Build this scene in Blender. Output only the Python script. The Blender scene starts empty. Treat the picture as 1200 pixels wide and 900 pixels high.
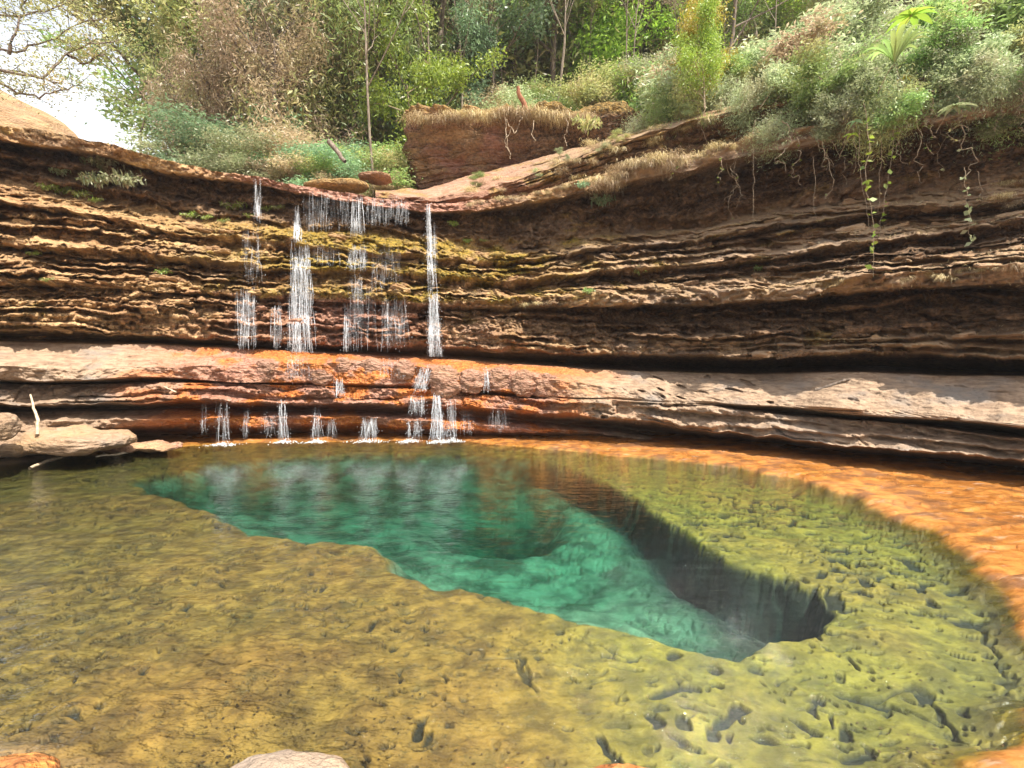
import bpy, math, random
import numpy as np
from mathutils import Vector

random.seed(7)
rng = np.random.default_rng(7)
scene = bpy.context.scene
COL = scene.collection

# ------------------------------------------------------------------ camera
CAMH, FPX, HOR = 2.2, 620.0, 430.0
HAZE = 0.0006
PITCH = math.atan((450.0 - HOR) / FPX)
cam_data = bpy.data.cameras.new("camera")
cam_data.sensor_width = 36.0
cam_data.lens = FPX / 1200.0 * 36.0
cam_data.clip_start = 0.05
cam_data.clip_end = 2000.0
cam = bpy.data.objects.new("camera", cam_data)
cam.location = (0, 0, CAMH)
cam.rotation_euler = (math.pi / 2 - PITCH, 0, 0)
COL.objects.link(cam)
scene.camera = cam

# ------------------------------------------------------------------ light
SUN_EL, SUN_AZ = math.radians(58), math.atan2(0.68, -0.73)   # azimuth measured from +Y towards +X
sdir = Vector((math.cos(SUN_EL) * math.sin(SUN_AZ), math.cos(SUN_EL) * math.cos(SUN_AZ), math.sin(SUN_EL)))
world = bpy.data.worlds.new("World")
scene.world = world
world.use_nodes = True
wn = world.node_tree.nodes
sky = wn.new("ShaderNodeTexSky")
sky.sky_type = 'NISHITA'
sky.sun_disc = False
sky.sun_elevation = SUN_EL
sky.sun_rotation = SUN_AZ
sky.air_density = 1.3
sky.dust_density = 9.0
sky.ozone_density = 1.0
bg = wn["Background"]
bg.inputs[1].default_value = 0.12
wl = world.node_tree.links
tc = wn.new("ShaderNodeTexCoord"); cmap = wn.new("ShaderNodeMapping"); cmap.inputs["Scale"].default_value = (1, 1, 2.2)
cn = wn.new("ShaderNodeTexNoise"); cn.inputs["Scale"].default_value = 1.7; cn.inputs["Detail"].default_value = 6
cr = wn.new("ShaderNodeMapRange"); cr.interpolation_type = 'SMOOTHSTEP'
for i_, v_ in zip((1, 2, 3, 4), (0.38, 0.62, 0.25, 1.0)): cr.inputs[i_].default_value = v_
cm_ = wn.new("ShaderNodeMix"); cm_.data_type = 'RGBA'; cm_.inputs[7].default_value = (6.6, 6.9, 7.3, 1)
wl.new(tc.outputs["Generated"], cmap.inputs["Vector"]); wl.new(cmap.outputs[0], cn.inputs["Vector"]); wl.new(cn.outputs["Fac"], cr.inputs[0])
wl.new(cr.outputs[0], cm_.inputs[0]); wl.new(sky.outputs[0], cm_.inputs[6]); wl.new(cm_.outputs[2], bg.inputs[0])
sl = bpy.data.lights.new("sun", 'SUN')
sl.energy = 5.0
sl.angle = math.radians(0.6)
sl.color = (1.0, 0.93, 0.82)
sun = bpy.data.objects.new("sun", sl)
sun.rotation_euler = sdir.to_track_quat('Z', 'Y').to_euler()
COL.objects.link(sun)
scene.view_settings.view_transform = 'Standard'
scene.view_settings.look = 'None'
scene.view_settings.gamma = 1.0
scene.view_settings.exposure = 0.88
scene.cycles.max_bounces = 6
scene.cycles.transparent_max_bounces = 12
scene.cycles.diffuse_bounces = 2
scene.cycles.glossy_bounces = 3
scene.cycles.use_denoising = True

# ------------------------------------------------------------------ helpers
def ray(x, y):
    x = np.asarray(x, float); y = np.asarray(y, float)
    a = (x - 600.0) / FPX; b = (450.0 - y) / FPX
    return a, math.cos(PITCH) + b * math.sin(PITCH), -math.sin(PITCH) + b * math.cos(PITCH)
def P(x, y, D):
    """point seen at pixel x,y of the photograph at distance D along world Y"""
    a, fy, fz = ray(x, y)
    s = np.asarray(D, float) / fy
    return np.stack(np.broadcast_arrays(a * s, D * np.ones_like(s), CAMH + fz * s), -1)
def PZ(x, y, z):
    """point seen at pixel x,y lying on height z"""
    a, fy, fz = ray(x, y)
    s = (z - CAMH) / fz
    return np.stack(np.broadcast_arrays(a * s, fy * s, np.zeros_like(s) + z), -1)
def proj(p):
    d = p - np.array([0, 0, CAMH])
    f = d[..., 1] * math.cos(PITCH) - d[..., 2] * math.sin(PITCH)
    u = d[..., 1] * math.sin(PITCH) + d[..., 2] * math.cos(PITCH)
    return 600 + FPX * d[..., 0] / f, 450 - FPX * u / f

def _h(ix, iy, iz, seed):
    n = (ix.astype(np.int64) * 374761393 + iy.astype(np.int64) * 668265263 + iz.astype(np.int64) * 2147483647 + seed * 1274126177) & 0xFFFFFFFF
    n = ((n ^ (n >> 13)) * 1274126177) & 0xFFFFFFFF
    n = ((n ^ (n >> 16)) * 2246822519) & 0xFFFFFFFF
    n = n ^ (n >> 13)
    return (n & 0xFFFF) / 65535.0
def noise(x, y, z=None, seed=0):
    """smooth value noise, range -1..1"""
    x = np.asarray(x, float); y = np.asarray(y, float)
    x, y = np.broadcast_arrays(x, y)
    fx = np.floor(x); fy = np.floor(y); tx = x - fx; ty = y - fy
    tx = tx * tx * (3 - 2 * tx); ty = ty * ty * (3 - 2 * ty)
    if z is None:
        zz = np.zeros_like(fx)
        a = _h(fx, fy, zz, seed); b = _h(fx + 1, fy, zz, seed); c = _h(fx, fy + 1, zz, seed); d = _h(fx + 1, fy + 1, zz, seed)
        return ((a * (1 - tx) + b * tx) * (1 - ty) + (c * (1 - tx) + d * tx) * ty) * 2 - 1
    z = np.broadcast_to(np.asarray(z, float), x.shape)
    fz = np.floor(z); tz = z - fz; tz = tz * tz * (3 - 2 * tz)
    r = []
    for k in (0, 1):
        a = _h(fx, fy, fz + k, seed); b = _h(fx + 1, fy, fz + k, seed); c = _h(fx, fy + 1, fz + k, seed); d = _h(fx + 1, fy + 1, fz + k, seed)
        r.append((a * (1 - tx) + b * tx) * (1 - ty) + (c * (1 - tx) + d * tx) * ty)
    return (r[0] * (1 - tz) + r[1] * tz) * 2 - 1
def fbm(x, y, z=None, seed=0, octv=4, gain=0.5):
    s = 0; a = 1; t = 0
    for o in range(octv):
        k = 2.03 ** o
        s = s + a * noise(x * k + 17.3 * o, y * k + 5.1 * o, None if z is None else z * k, seed + o)
        t += a; a *= gain
    return s / t
def sstep(a, b, v):
    t = np.clip((v - a) / (b - a), 0, 1)
    return t * t * (3 - 2 * t)
def worley(x, y, seed=0):
    """distance to nearest feature point, 2-d"""
    fx = np.floor(x); fy = np.floor(y)
    best = np.full(np.broadcast(x, y).shape, 9.0); z = np.zeros_like(best)
    for i in (-1, 0, 1):
        for j in (-1, 0, 1):
            cx = fx + i; cy = fy + j
            px = cx + _h(cx, cy, z, seed); py = cy + _h(cx, cy, z, seed + 9)
            best = np.minimum(best, (px - x) ** 2 + (py - y) ** 2)
    return np.sqrt(best)

def tag(o, label=None, cat=None, group=None, kind=None):
    if label: o["label"] = label
    if cat: o["category"] = cat
    if group: o["group"] = group
    if kind: o["kind"] = kind
    return o
def empty(name, loc, label=None, cat=None, group=None, kind=None):
    o = bpy.data.objects.new(name, None)
    o.empty_display_size = 0.2
    o.location = Vector([float(v) for v in loc])
    COL.objects.link(o)
    return tag(o, label, cat, group, kind)
def link(name, me, parent=None, mats=()):
    o = bpy.data.objects.new(name, me)
    for m in mats:
        me.materials.append(m)
    COL.objects.link(o)
    if parent is not None:
        o.parent = parent
    return o
def mesh(name, v, f, smooth=False, attrs=None):
    """v: n x 3, f: m x k (constant k) or list of such arrays"""
    me = bpy.data.meshes.new(name)
    v = np.ascontiguousarray(v, dtype=np.float32)
    fl = f if isinstance(f, list) else [f]
    fl = [np.asarray(q, dtype=np.int32) for q in fl if len(q)]
    me.vertices.add(len(v)); me.vertices.foreach_set("co", v.ravel())
    idx = np.concatenate([q.ravel() for q in fl])
    tot = np.concatenate([np.full(len(q), q.shape[1], np.int32) for q in fl])
    st = np.concatenate([[0], np.cumsum(tot)[:-1]]).astype(np.int32)
    me.loops.add(len(idx)); me.loops.foreach_set("vertex_index", idx)
    me.polygons.add(len(tot)); me.polygons.foreach_set("loop_start", st)
    try:
        me.polygons.foreach_set("loop_total", tot)
    except Exception:
        pass
    me.update(calc_edges=True)
    if smooth:
        me.polygons.foreach_set("use_smooth", np.ones(len(tot), bool))
    if attrs:
        for k, a in attrs.items():
            at = me.attributes.new(k, 'FLOAT', 'POINT')
            at.data.foreach_set("value", np.ascontiguousarray(a, dtype=np.float32).ravel())
    return me
def gridfaces(nr, nc):
    i = np.arange(nr - 1)[:, None] * nc + np.arange(nc - 1)[None, :]
    i = i.ravel()
    return np.stack([i, i + nc, i + nc + 1, i + 1], -1)
def curve_mesh(paths, sides=5):
    """paths: list of (points n x 3, radii n) -> tube arrays"""
    V = []; F = []; n0 = 0
    ang = np.arange(sides) * 2 * math.pi / sides
    for pts, rad in paths:
        pts = np.asarray(pts, float); n = len(pts)
        rad = np.broadcast_to(np.asarray(rad, float), (n,))
        t = np.gradient(pts, axis=0); t /= np.linalg.norm(t, axis=1, keepdims=True) + 1e-9
        ref = np.where(np.abs(t[:, 2:3]) > 0.9, np.array([[1.0, 0, 0]]), np.array([[0, 0, 1.0]]))
        a = np.cross(t, ref); a /= np.linalg.norm(a, axis=1, keepdims=True) + 1e-9
        b = np.cross(t, a)
        ring = pts[:, None, :] + rad[:, None, None] * (np.cos(ang)[None, :, None] * a[:, None, :] + np.sin(ang)[None, :, None] * b[:, None, :])
        V.append(ring.reshape(-1, 3))
        i = np.arange(n - 1)[:, None] * sides + np.arange(sides)[None, :]
        j = np.arange(n - 1)[:, None] * sides + (np.arange(sides)[None, :] + 1) % sides
        F.append(np.stack([i, j, j + sides, i + sides], -1).reshape(-1, 4) + n0)
        n0 += n * sides
    return np.concatenate(V), np.concatenate(F)

# ------------------------------------------------------------------ materials
class NT:
    def __init__(self, name):
        self.m = bpy.data.materials.new(name); self.m.use_nodes = True
        self.t = self.m.node_tree; self.n = self.t.nodes; self.l = self.t.links
        self.bsdf = self.n["Principled BSDF"]; self.out = self.n["Material Output"]
    def new(self, kind, **kw):
        n = self.n.new("ShaderNode" + kind)
        for k, v in kw.items(): setattr(n, k, v)
        return n
    def set(self, sock, v):
        if isinstance(v, (int, float)): sock.default_value = v
        elif isinstance(v, tuple): sock.default_value = (*v, 1.0) if len(v) == 3 and len(sock.default_value) == 4 else v
        else: self.l.new(v, sock)
    def attr(self, name):
        return self.new("Attribute", attribute_name=name).outputs["Fac"]
    def pos(self, scale=(1, 1, 1)):
        g = self.new("NewGeometry"); m = self.new("Mapping")
        m.inputs["Scale"].default_value = scale
        self.l.new(g.outputs["Position"], m.inputs["Vector"])
        return m.outputs[0]
    def noise(self, vec, scale, detail=4, rough=0.55):
        n = self.new("TexNoise"); self.l.new(vec, n.inputs["Vector"])
        n.inputs["Scale"].default_value = scale; n.inputs["Detail"].default_value = detail; n.inputs["Roughness"].default_value = rough
        return n.outputs["Fac"]
    def voro(self, vec, scale, feature='F1'):
        n = self.new("TexVoronoi", feature=feature); self.l.new(vec, n.inputs["Vector"]); n.inputs["Scale"].default_value = scale
        return n.outputs["Distance"]
    def ramp(self, v, lo, hi, a=0.0, b=1.0):
        n = self.new("MapRange", interpolation_type='SMOOTHSTEP')
        self.set(n.inputs[0], v)
        for i, q in zip((1, 2, 3, 4), (lo, hi, a, b)): n.inputs[i].default_value = q
        return n.outputs[0]
    def math(self, op, a, b=0.0):
        n = self.new("Math", operation=op); self.set(n.inputs[0], a); self.set(n.inputs[1], b)
        return n.outputs[0]
    def mix(self, f, a, b, mode='MIX'):
        n = self.new("Mix", data_type='RGBA', blend_type=mode)
        self.set(n.inputs[0], f); self.set(n.inputs[6], a); self.set(n.inputs[7], b)
        return n.outputs[2]
    def bump(self, h, strength, dist, normal=None):
        n = self.new("Bump"); n.inputs["Strength"].default_value = strength; n.inputs["Distance"].default_value = dist
        self.l.new(h, n.inputs["Height"])
        if normal is not None: self.l.new(normal, n.inputs["Normal"])
        return n.outputs[0]

def rock_material():
    t = NT("layered_rock")
    p = t.pos(); ps = t.pos((0.6, 0.6, 3.0))
    n1 = t.noise(ps, 1.3, 6, 0.6); n2 = t.noise(p, 9, 5, 0.65); n3 = t.noise(ps, 6, 5, 0.6); n4 = t.noise(p, 0.9, 3)
    base = t.mix(t.ramp(n1, 0.35, 0.68), (0.36, 0.195, 0.085), (0.68, 0.45, 0.22))
    base = t.mix(t.ramp(n3, 0.42, 0.62), base, t.mix(0.5, base, (0.13, 0.075, 0.045)))
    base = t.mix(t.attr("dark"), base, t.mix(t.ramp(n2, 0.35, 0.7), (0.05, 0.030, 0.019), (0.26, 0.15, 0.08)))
    grey = t.mix(t.ramp(n3, 0.35, 0.65), (0.26, 0.175, 0.115), (0.43, 0.305, 0.205))
    grey = t.mix(t.ramp(n4, 0.5, 0.75), grey, (0.25, 0.215, 0.185))
    base = t.mix(t.attr("grey"), base, grey)
    red = t.mix(t.ramp(n3, 0.35, 0.65), (0.24, 0.09, 0.06), (0.50, 0.27, 0.20))
    base = t.mix(t.attr("red"), base, red)
    orn = t.mix(t.ramp(n2, 0.35, 0.7), (0.40, 0.115, 0.03), (0.66, 0.25, 0.06))
    base = t.mix(t.attr("orange"), base, orn)
    moss = t.mix(t.ramp(n2, 0.35, 0.7), (0.13, 0.10, 0.02), (0.50, 0.32, 0.05))
    base = t.mix(t.attr("moss"), base, moss)
    t.l.new(base, t.bsdf.inputs["Base Color"])
    wet = t.attr("wet")
    rr = t.new("Mix", data_type='FLOAT'); t.set(rr.inputs[0], wet); rr.inputs[2].default_value = 0.85; rr.inputs[3].default_value = 0.22
    t.l.new(rr.outputs[0], t.bsdf.inputs["Roughness"])
    t.bsdf.inputs["Specular IOR Level"].default_value = 0.4
    vo = t.voro(t.pos((1, 1, 1.8)), 11)
    h = t.math('ADD', t.math('MULTIPLY', n2, 0.6), t.math('ADD', t.math('MULTIPLY', n3, 0.7), t.math('MULTIPLY', vo, t.math('SUBTRACT', 0.55, t.math('MULTIPLY', t.attr("grey"), 0.5)))))
    fine = t.noise(p, 38, 3, 0.6)
    t.l.new(t.bump(fine, 0.7, 0.02, t.bump(h, 1.0, 0.10)), t.bsdf.inputs["Normal"])
    return t.m
M_ROCK = rock_material()

def bed_material():
    t = NT("pool_bed_rock")
    p = t.pos((1, 1, 1)); n1 = t.noise(p, 0.7, 4); n2 = t.noise(p, 5, 6, 0.65); n3 = t.noise(t.pos((1, 2, 1)), 16, 5, 0.7); n4 = t.noise(p, 2.2, 5, 0.6)
    green = t.mix(t.ramp(n2, 0.35, 0.68), (0.115, 0.092, 0.014), (0.28, 0.215, 0.03))
    brown = t.mix(t.ramp(n2, 0.35, 0.68), (0.135, 0.070, 0.015), (0.34, 0.185, 0.036))
    base = t.mix(t.attr("brown"), green, brown)
    base = t.mix(t.ramp(n3, 0.55, 0.70), base, t.mix(0.75, base, (0.06, 0.05, 0.02)))
    base = t.mix(t.ramp(n4, 0.56, 0.70), base, t.mix(0.6, base, (0.10, 0.07, 0.02)))
    sand = t.mix(t.ramp(n4, 0.35, 0.65), (0.07, 0.08, 0.045), (0.27, 0.28, 0.18))
    base = t.mix(t.attr("deep"), base, sand)
    base = t.mix(t.attr("pit"), base, (0.013, 0.012, 0.008))  # near-black for shelf pits, and for shade painted into the basin
    orn = t.mix(t.ramp(n2, 0.3, 0.7), (0.27, 0.095, 0.02), (0.50, 0.22, 0.055))
    orn = t.mix(t.ramp(n4, 0.45, 0.65), orn, (0.17, 0.075, 0.03))
    orn = t.mix(t.ramp(t.noise(t.pos((1, 2.5, 1)), 3.1, 5, .6), 0.58, 0.74), orn, (0.42, 0.26, 0.16))
    base = t.mix(t.attr("orange"), base, orn)
    base = t.mix(t.attr("grey"), base, (0.42, 0.33, 0.25))
    t.l.new(base, t.bsdf.inputs["Base Color"])
    rr = t.new("Mix", data_type='FLOAT'); t.set(rr.inputs[0], t.attr("wet")); rr.inputs[2].default_value = 0.8; rr.inputs[3].default_value = 0.12
    t.l.new(rr.outputs[0], t.bsdf.inputs["Roughness"])
    h = t.math('ADD', n2, t.math('MULTIPLY', n3, 0.5))
    t.l.new(t.bump(h, 0.5, 0.035), t.bsdf.inputs["Normal"])
    return t.m
M_BED = bed_material()

def plain(name, c0, c1, scale=6, rough=0.8, bump=0.4, bdist=0.02, stretch=(1, 1, 1), spec=0.3):
    t = NT(name); p = t.pos(stretch)
    n = t.noise(p, scale, 5, 0.6)
    t.l.new(t.mix(t.ramp(n, 0.35, 0.68), c0, c1), t.bsdf.inputs["Base Color"])
    t.bsdf.inputs["Roughness"].default_value = rough
    t.bsdf.inputs["Specular IOR Level"].default_value = spec
    t.l.new(t.bump(n, bump, bdist), t.bsdf.inputs["Normal"])
    return t.m
def leaf_material(name, c0, c1, c2=None, transl=0.5):
    t = NT(name)
    p = t.pos(); n = t.noise(p, 1.1, 3); n2 = t.new("Attribute", attribute_name="tint").outputs["Fac"]
    oi = t.new("ObjectInfo")
    c = t.mix(n2, c0, c1)
    if c2: c = t.mix(t.ramp(n, 0.5, 0.68), c, c2)
    hsv = t.new("HueSaturation"); t.set(hsv.inputs["Color"], c)
    t.set(hsv.inputs["Value"], t.ramp(oi.outputs["Random"], 0, 1, 0.75, 1.25))
    t.set(hsv.inputs["Hue"], t.ramp(oi.outputs["Random"], 0, 1, 0.485, 0.515))
    c = hsv.outputs[0]
    d = t.new("BsdfDiffuse"); tr = t.new("BsdfTranslucent"); g = t.new("BsdfGlossy"); g.inputs["Roughness"].default_value = 0.45
    t.l.new(c, d.inputs[0]); t.l.new(c, tr.inputs[0])
    m = t.new("MixShader"); m.inputs[0].default_value = transl
    t.l.new(d.outputs[0], m.inputs[1]); t.l.new(tr.outputs[0], m.inputs[2])
    m2 = t.new("MixShader"); m2.inputs[0].default_value = 0.06
    t.l.new(m.outputs[0], m2.inputs[1]); t.l.new(g.outputs[0], m2.inputs[2])
    t.n.remove(t.bsdf)
    t.l.new(m2.outputs[0], t.out.inputs["Surface"])
    return t.m
L_GREEN = leaf_material("mid_green_leaves", (0.188, 0.300, 0.088), (0.425, 0.575, 0.175), (0.475, 0.450, 0.175))
L_OLIVE = leaf_material("olive_leaves", (0.250, 0.275, 0.100), (0.525, 0.525, 0.200), (0.550, 0.450, 0.225))
L_BRIGHT = leaf_material("bright_green_leaves", (0.250, 0.425, 0.050), (0.525, 0.688, 0.100), None, 0.5)
L_DRY = leaf_material("dry_tan_leaves", (0.425, 0.312, 0.188), (0.750, 0.600, 0.388), (0.425, 0.400, 0.175))
L_GREY = leaf_material("grey_green_leaves", (0.250, 0.325, 0.150), (0.600, 0.675, 0.375), (0.500, 0.475, 0.300))
L_TEAL = leaf_material("blue_green_leaves", (0.163, 0.300, 0.150), (0.375, 0.562, 0.300))
L_YELLOW = leaf_material("yellow_leaves", (0.45, 0.40, 0.05), (0.62, 0.52, 0.06))
L_STRAW = leaf_material("straw_blades", (0.38, 0.28, 0.14), (0.66, 0.54, 0.32), None, 0.3)
L_FERN = leaf_material("fern_fronds", (0.16, 0.26, 0.03), (0.40, 0.50, 0.08), None, 0.45)
M_BARK = plain("grey_bark", (0.10, 0.075, 0.055), (0.26, 0.21, 0.17), 14, stretch=(1, 1, 0.2))
M_BARKPALE = plain("pale_bark", (0.14, 0.11, 0.08), (0.33, 0.27, 0.21), 14, stretch=(1, 1, 0.2))
M_TWIG = plain("dry_twig_wood", (0.25, 0.19, 0.13), (0.48, 0.39, 0.28), 20)
M_DRIFT = plain("bleached_driftwood", (0.45, 0.34, 0.22), (0.68, 0.55, 0.40), 14)
M_SOIL = plain("leaf_litter_soil", (0.09, 0.06, 0.035), (0.25, 0.18, 0.10), 3, bump=0.8, bdist=0.1)

def water_fall_material():
    t = NT("falling_white_water")
    p = t.pos((9, 9, 1.2)); n = t.noise(p, 3.0, 4, 0.7)
    tp = t.new("BsdfTransparent"); mx = t.new("MixShader")
    t.set(t.bsdf.inputs["Base Color"], (0.86, 0.90, 0.95)); t.bsdf.inputs["Roughness"].default_value = 0.25
    t.l.new(t.ramp(n, 0.30, 0.65, 0.10, 0.90), mx.inputs[0])
    t.l.new(tp.outputs[0], mx.inputs[1]); t.l.new(t.bsdf.outputs[0], mx.inputs[2]); t.l.new(mx.outputs[0], t.out.inputs["Surface"])
    return t.m
M_FALL = water_fall_material()
def veil_material():
    t = NT("thin_water_veil")
    n = t.noise(t.pos((26, 26, 1.0)), 1.0, 3, 0.6); n2 = t.noise(t.pos((5, 5, 2.0)), 1.3, 3, 0.6)
    tp = t.new("BsdfTransparent"); mx = t.new("MixShader")
    t.set(t.bsdf.inputs["Base Color"], (0.84, 0.88, 0.93)); t.bsdf.inputs["Roughness"].default_value = 0.3
    a = t.math('MULTIPLY', t.math('MULTIPLY', t.ramp(n, 0.42, 0.72), t.ramp(n2, 0.30, 0.60)), t.math('MULTIPLY', t.attr("veil"), 0.85))
    t.l.new(a, mx.inputs[0])
    t.l.new(tp.outputs[0], mx.inputs[1]); t.l.new(t.bsdf.outputs[0], mx.inputs[2]); t.l.new(mx.outputs[0], t.out.inputs["Surface"])
    return t.m
M_VEIL = veil_material()
M_FOAM = plain("white_foam", (0.6, 0.66, 0.68), (0.9, 0.92, 0.93), 20, rough=0.5)

def pool_water_material():
    t = NT("clear_pool_water")
    p1 = t.pos((1.0, 2.2, 1)); p2 = t.pos((1.6, 3.6, 1))
    n1 = t.noise(p1, 1.5, 3, 0.5); n2 = t.noise(p2, 3.4, 4, 0.6)
    # waves fade towards the still right-hand shelf
    g = t.new("NewGeometry"); s = t.new("SeparateXYZ"); t.l.new(g.outputs["Position"], s.inputs[0])
    am = t.ramp(t.math('ADD', s.outputs[0], t.math('MULTIPLY', s.outputs[1], -0.10)), -2.2, 1.2, 0.75, 0.27)
    h = t.math('MULTIPLY', t.math('ADD', t.math('MULTIPLY', n1, 1.0), t.math('MULTIPLY', n2, 0.6)), am)
    nb = t.bump(h, 1.0, 0.17)
    fr = t.new("Fresnel"); fr.inputs[0].default_value = 1.33; t.l.new(nb, fr.inputs["Normal"])
    gl = t.new("BsdfGlossy"); gl.inputs["Roughness"].default_value = 0.02; t.l.new(nb, gl.inputs["Normal"])
    tp = t.new("BsdfTransparent"); mx = t.new("MixShader")
    t.l.new(fr.outputs[0], mx.inputs[0]); t.l.new(tp.outputs[0], mx.inputs[1]); t.l.new(gl.outputs[0], mx.inputs[2])
    t.l.new(mx.outputs[0], t.out.inputs["Surface"])
    va = t.new("VolumeAbsorption"); va.inputs["Color"].default_value = (0.0, 0.70, 0.62, 1); va.inputs["Density"].default_value = 0.70
    t.l.new(va.outputs[0], t.out.inputs["Volume"])
    t.n.remove(t.bsdf)
    return t.m
M_WATER = pool_water_material()

# ------------------------------------------------------------------ cliff: bedding lines read as (height in the view, distance)
KX = np.array([-200, 0, 100, 200, 300, 400, 500, 600, 700, 800, 900, 1000, 1100, 1200, 1400], float)
def kn(*v): return np.array(v, float)
STEP = 1.3
CX = np.arange(-260, 1460, STEP)
def smoothline(ky, kx=KX, w=36):
    xx = np.arange(-400, 1601, 2.0)
    y = np.interp(xx, kx, ky)
    # linear beyond the last knots
    y = np.where(xx < kx[0], ky[0] + (ky[1] - ky[0]) / (kx[1] - kx[0]) * (xx - kx[0]), y)
    y = np.where(xx > kx[-1], ky[-1] + (ky[-1] - ky[-2]) / (kx[-1] - kx[-2]) * (xx - kx[-1]), y)
    k = np.hanning(w); k /= k.sum()
    ys = np.convolve(np.pad(y, w, mode='edge'), k, mode='same')[w:-w]
    return np.interp(CX, xx, ys)
DL = kn(9.2, 12.0, 13.3, 14.4, 15.2, 15.6, 15.6, 15.3, 14.6, 13.7, 12.5, 11.2, 10.2, 9.3, 7.9)
L0 = kn(118, 147, 162, 190, 208, 226, 239, 233, 204, 181, 158, 138, 122, 110, 84)
RO = kn(2.4, 2.4, 2.4, 2.3, 2.2, 2.2, 2.2, 2.3, 2.4, 2.5, 2.5, 2.5, 2.4, 2.4, 2.4)
L2 = kn(175, 212, 232, 250, 262, 270, 279, 293, 274, 270, 246, 235, 226, 216, 195)
L3 = kn(205, 236, 249, 270, 282, 290, 300, 306, 290, 284, 264, 252, 244, 236, 215)
K5 = kn(262, 282, 292, 302, 312, 314, 322, 330, 318, 312, 302, 286, 272, 258, 235)
K6 = kn(318, 324, 328, 334, 342, 346, 350, 350, 346, 345, 338, 324, 314, 310, 305)
K7 = kn(352, 355, 358, 363, 370, 376, 380, 388, 392, 392, 390, 386, 380, 375, 372)
K8 = kn(382, 385, 388, 393, 400, 402, 405, 412, 414, 417, 418, 413, 414, 420, 424)
K9 = kn(398, 400, 404, 405, 410, 415, 420, 427, 434, 437, 438, 436, 441, 441, 444)
M1 = kn(430, 430, 431, 432, 427, 425, 428, 440, 452, 463, 471, 480, 488, 496, 508)
M2 = kn(448, 446, 444, 444, 447, 450, 452, 460, 466, 471, 476, 484, 492, 500, 514)
M3 = kn(453, 451, 450, 449, 451, 453, 456, 466, 468, 473, 484, 493, 501, 514, 536)
M4 = kn(476, 472, 472, 471, 473, 473, 475, 479, 487, 500, 512, 522, 530, 541, 560)
M5 = kn(488, 483, 482, 480, 484, 484, 488, 496, 503, 517, 526, 541, 551, 560, 592)
M6 = kn(498, 494, 493, 490, 490, 488, 492, 500, 506, 519, 528, 543, 553, 562, 596)
M7 = kn(512, 504, 502, 497, 498, 497, 500, 506, 510, 521, 530, 545, 555, 564, 600)
Z = lambda *v: kn(*v)
c = lambda v: np.full(15, float(v))
WJ = 1.0
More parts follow.
